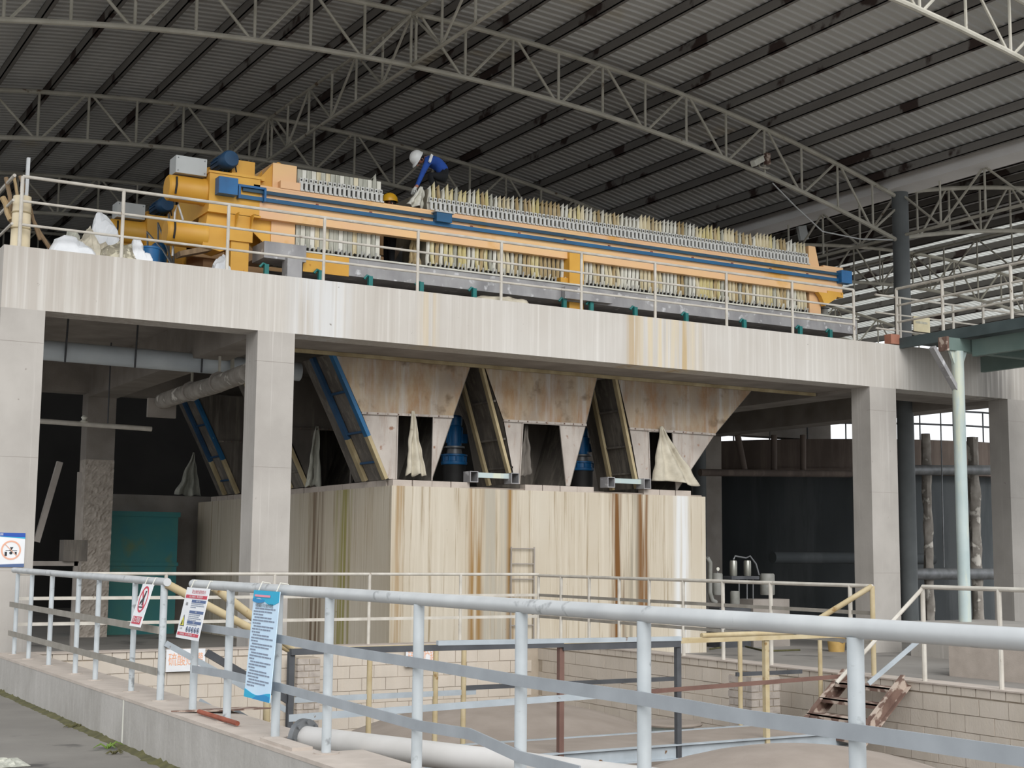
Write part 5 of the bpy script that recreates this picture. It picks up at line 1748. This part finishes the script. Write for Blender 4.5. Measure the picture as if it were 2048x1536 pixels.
def hang(name, label, yl, w, h, ztop, tilt, mat):
    up2 = Vector((math.sin(tilt), 0, math.cos(tilt)))
    o = Vector((KX - 0.075, yl, ztop)) - up2 * h
    t = thing(name, label, 'sign', o)
    sheet(t, 'board', mat, o, RT, up2, w, h, 0, 0, 0.0, 0.006)
    for s in (0.15, 0.85):
        p = o + up2 * h + RT * (w * s)
        MB().poly([p, p + Vector((0.03, 0, 0.07)), p + Vector((0.1, 0, 0.06)), p + Vector((0.1, 0.0, -0.02))], 0.005, 5).build('cable_tie', 'cloth_white', t)
    return t, o, up2


ZTOP_S = HT - 0.03
y0 = P(301, 1165, X=KX).y
y1 = P(323, 1165, X=KX).y
w = y0 - y1
h = (P(312, 1165, X=KX).z - P(305, 1252, X=KX).z)
t, o, u = hang('warning_sign', 'white and red no crossing sign hung at the kerb gap', y0, w, h, ZTOP_S, 0.28, 'sign_white')
ring_on(t, 'red_ring', 'sign_red', o, RT, u, w / 2, h * 0.64, w * 0.36, h * 0.31, 0.16, 0.006)
poly_on(t, 'red_slash', 'sign_red', o, RT, u, [(w * 0.22, h * 0.84), (w * 0.28, h * 0.87), (w * 0.78, h * 0.43), (w * 0.72, h * 0.4)], 0.007)
poly_on(t, 'figure', 'sign_black', o, RT, u, [(w * 0.55, h * 0.84), (w * 0.63, h * 0.84), (w * 0.58, h * 0.68), (w * 0.62, h * 0.5), (w * 0.52, h * 0.5), (w * 0.5, h * 0.6), (w * 0.33, h * 0.5), (w * 0.3, h * 0.56), (w * 0.48, h * 0.68)], 0.008)
poly_on(t, 'bar_symbol', 'sign_black', o, RT, u, [(w * 0.3, h * 0.47), (w * 0.7, h * 0.47), (w * 0.66, h * 0.44), (w * 0.34, h * 0.44)], 0.008)
sheet(t, 'red_panel', 'sign_red', o, RT, u, w * 0.78, h * 0.18, w * 0.11, h * 0.06, 0.006)
text_part('禁止跨越', h * 0.15, o + RT * (w * 0.5) + u * (h * 0.15), RT, u, 'sign_white', t, lift=0.012, xscale=w * 0.7 / (h * 0.15 * 4))

y0, y1 = P(391, 1170, X=KX).y, P(437, 1170, X=KX).y
w = y0 - y1
h = P(414, 1170, X=KX).z - P(400, 1272, X=KX).z
t, o, u = hang('hazard_notice', 'white and red occupational hazard card with blue headings hung right of the gap', y0, w, h, ZTOP_S, 0.2, 'sign_white')
text_part('职业病危害告知卡', h * 0.085, o + RT * (w * 0.58) + u * (h * 0.915), RT, u, 'sign_red', t, lift=0.009, xscale=w * 0.6 / (h * 0.085 * 8))
sheet(t, 'red_band', 'sign_red', o, RT, u, w * 0.92, h * 0.065, w * 0.05, h * 0.79, 0.006)
text_part('对人体有害，请注意防护', h * 0.05, o + RT * (w * 0.52) + u * (h * 0.82), RT, u, 'sign_white', t, lift=0.012, xscale=w * 0.6 / (h * 0.05 * 11))
sheet(t, 'red_band', 'sign_red', o, RT, u, w * 0.92, h * 0.06, w * 0.04, h * 0.06, 0.006)
text_part('急救电话：120  消防电话：119', h * 0.045, o + RT * (w * 0.5) + u * (h * 0.088), RT, u, 'sign_white', t, lift=0.012, xscale=w * 0.75 / (h * 0.045 * 15))
text_part('硫酸', h * 0.07, o + RT * (w * 0.17) + u * (h * 0.67), RT, u, 'sign_black', t, lift=0.009)
text_part('当心腐蚀', h * 0.04, o + RT * (w * 0.15) + u * (h * 0.19), RT, u, 'sign_black', t, lift=0.009)
poly_on(t, 'triangle', 'sign_black', o, RT, u, [(w * 0.06, h * 0.24), (w * 0.25, h * 0.24), (w * 0.17, h * 0.46)], 0.006)
poly_on(t, 'triangle_fill', 'sign_yellow', o, RT, u, [(w * 0.085, h * 0.255), (w * 0.23, h * 0.255), (w * 0.168, h * 0.42)], 0.0095)
poly_on(t, 'triangle_mark', 'sign_black', o, RT, u, [(w * 0.13, h * 0.27), (w * 0.19, h * 0.27), (w * 0.165, h * 0.35)], 0.013)
for yb_, txt in ((0.71, '健康危害    理化特性'), (0.5, '应急处理'), (0.3, '防护措施')):
    sheet(t, 'blue_heading', 'sign_slate', o, RT, u, w * 0.6, h * 0.055, w * 0.36, h * yb_, 0.006)
    text_part(txt, h * 0.035, o + RT * (w * 0.66) + u * (h * (yb_ + 0.027)), RT, u, 'sign_white', t, lift=0.012, xscale=0.8)
for yb_, n in ((0.68, 3), (0.47, 4), (0.275, 1)):
    for k in range(n):
        x_ = 0.36
        while x_ < 0.92:
            L_ = random.uniform(0.05, 0.16)
            if x_ + L_ > 0.94 or (k == n - 1 and x_ > 0.6 and n > 1):
                break
            sheet(t, 'print_line', 'sign_text', o, RT, u, w * L_, h * 0.014, w * x_, h * (yb_ - 0.035 * k), 0.006)
            x_ += L_ + 0.015
for k in range(5):
    ring_on(t, 'protection_icon', 'sign_slate', o, RT, u, w * (0.42 + 0.12 * k), h * 0.19, w * 0.045, h * 0.055, 0.25, 0.006)
    poly_on(t, 'icon_mark', 'sign_black', o, RT, u, [(w * (0.405 + 0.12 * k), h * 0.165), (w * (0.435 + 0.12 * k), h * 0.165), (w * (0.42 + 0.12 * k), h * 0.215)], 0.009)

y0, y1 = P(527, 1172, X=KX).y, P(579, 1172, X=KX).y
w = y0 - y1
h = P(553, 1170, X=KX).z - P(545, 1386, X=KX).z
t, o, u = hang('rules_banner', 'tall light blue banner of operating rules hung on the kerb railing', y0, w, h, ZTOP_S + 0.02, 0.07, 'sign_pale')
N = 20
top_ = [(w * k / N, h * (0.9 + 0.03 * math.sin(k / N * 6.0 + 0.4))) for k in range(N + 1)]
poly_on(t, 'blue_wave', 'sign_cyan', o, RT, u, [(0, h), (0, top_[0][1])] + top_[1:] + [(w, h)], 0.006)
poly_on(t, 'deep_wave', 'sign_deep', o, RT, u, [(0, h * 0.925)] + [(w * 0.45 * k / 8, h * (0.895 - 0.012 * math.sin(k / 8 * 3.14))) for k in range(9)] + [(w * 0.45, h * 0.915)], 0.0095)
bot_ = [(w * k / N, h * (0.06 + 0.02 * math.sin(k / N * 5.5 + 2.2))) for k in range(N + 1)]
poly_on(t, 'blue_wave', 'sign_cyan', o, RT, u, [(w, 0), (w, bot_[-1][1])] + bot_[::-1][1:] + [(0, 0)], 0.006)
poly_on(t, 'deep_wave', 'sign_deep', o, RT, u, [(w, 0), (w, h * 0.05), (w * 0.75, h * 0.06), (w * 0.5, h * 0.035), (w * 0.35, 0)], 0.0095)
sheet(t, 'pink_line', 'sign_pink', o, RT, u, w * 0.6, h * 0.02, w * 0.08, h * 0.94, 0.012)
text_part('硫酸罐区安全操作规程', h * 0.042, o + RT * (w * 0.47) + u * (h * 0.86), RT, u, 'sign_black', t, lift=0.012, xscale=w * 0.68 / (h * 0.042 * 10))
yy = 0.825
k = 0
while yy > 0.1:
    full = k % 3 != 2
    x_ = 0.12 if k % 3 == 0 else 0.07
    end = 0.9 if full and k % 2 == 0 else (0.78 if full else random.uniform(0.25, 0.5))
    while x_ < end:
        L_ = random.uniform(0.05, 0.2)
        L_ = min(L_, end - x_)
        if L_ < 0.03:
            break
        sheet(t, 'print_line', 'sign_text', o, RT, u, w * L_, h * 0.013, w * x_, h * yy, 0.006)
        x_ += L_ + 0.02
    yy -= 0.0275
    k += 1

# no-photography board on the corner column
RX_, UZ = Vector((1, 0, 0)), Vector((0, 0, 1))
b0, b1 = P(51, 1066, Y=FY - 0.02), P(48, 1134, Y=FY - 0.02)
w, h = 0.76, b0.z - b1.z
o = Vector((b0.x - w, FY - 0.01, b1.z))
t = thing('photo_ban_sign', 'blue and white no photography board on the corner column', 'sign', o)
sheet(t, 'board', 'sign_white', o, RX_, UZ, w, h, 0, 0, 0, 0.01)
sheet(t, 'blue_header', 'sign_navy', o, RX_, UZ, w, h * 0.1, 0, h * 0.9, 0.01)
poly_on(t, 'blue_wave', 'sign_cyan', o, RX_, UZ, [(0, h * 0.9), (w * 0.4, h * 0.9), (w, h * 0.83), (w, h * 0.87), (w * 0.7, h * 0.9)][::-1], 0.0105)
poly_on(t, 'deep_wave', 'sign_navy', o, RX_, UZ, [(w * 0.35, h * 0.9), (w, h * 0.87), (w, h * 0.9)], 0.0108)
poly_on(t, 'grey_wave', 'sign_slate', o, RX_, UZ, [(0, 0), (w, 0), (w, h * 0.1), (w * 0.5, h * 0.07), (0, h * 0.07)], 0.0105)
text_part('生产重地 禁止拍照', h * 0.075, o + RX_ * (w * 0.36) + UZ * (h * 0.945), RX_, UZ, 'sign_white', t, lift=0.016)
cx_ = P(22, 1100, Y=FY - 0.02).x - o.x
rr_ = h * 0.285
ring_on(t, 'ban_ring', 'sign_ring', o, RX_, UZ, cx_, h * 0.49, rr_, rr_, 0.17, 0.0105)
for pts_ in ([(-0.16, -0.02), (-0.16, -0.11), (-0.1, -0.11), (-0.1, -0.02)], [(-0.05, 0.0), (0.02, 0.0), (0.02, 0.03), (0.06, 0.08), (-0.03, 0.08), (-0.01, 0.05)], [(-0.14, 0.0), (0.16, 0.0), (0.16, 0.012), (-0.14, 0.012)], [(0.09, -0.02), (0.15, -0.02), (0.15, -0.09), (0.11, -0.06)]):
    poly_on(t, 'camera_symbol', 'sign_black', o, RX_, UZ, [(cx_ + x_ * h * 1.1, h * 0.47 + y_ * h * 1.35) for x_, y_ in pts_], 0.011)
N = 14
poly_on(t, 'camera_lens', 'sign_black', o, RX_, UZ, [(cx_ + 0.045 * h * math.cos(2 * math.pi * k / N), h * 0.41 + 0.045 * h * math.sin(2 * math.pi * k / N)) for k in range(N)], 0.011)
d_ = rr_ * 0.7
poly_on(t, 'ban_slash', 'sign_ring', o, RX_, UZ, [(cx_ - d_, h * 0.49 + d_ * 0.93), (cx_ - d_ * 0.93, h * 0.49 + d_), (cx_ + d_, h * 0.49 - d_ * 0.93), (cx_ + d_ * 0.93, h * 0.49 - d_)][::-1], 0.0145)

# tank name boards on the back pit wall
for (pa_, pb_, lb) in (((333, 1299), (333, 1344), 'white board with orange tank lettering near the entry steps'), ((812, 1296), (812, 1334), 'white board with orange tank lettering behind the yellow posts')):
    a_, b_ = P(*pa_, Y=BY - 0.06), P(*pb_, Y=BY - 0.06)
    w = 0.62
    h = a_.z - b_.z
    o = Vector((a_.x, BY - 0.05, b_.z))
    t = thing('tank_name_board', lb, 'sign', o)
    sheet(t, 'board', 'sign_white', o, RX_, UZ, w, h, 0, 0, 0, 0.012)
    text_part('硫酸贮罐', h * 0.62, o + RX_ * (w * 0.5) + UZ * (h * 0.5), RX_, UZ, 'sign_orange', t, lift=0.016, xscale=w * 0.9 / (h * 0.62 * 4))
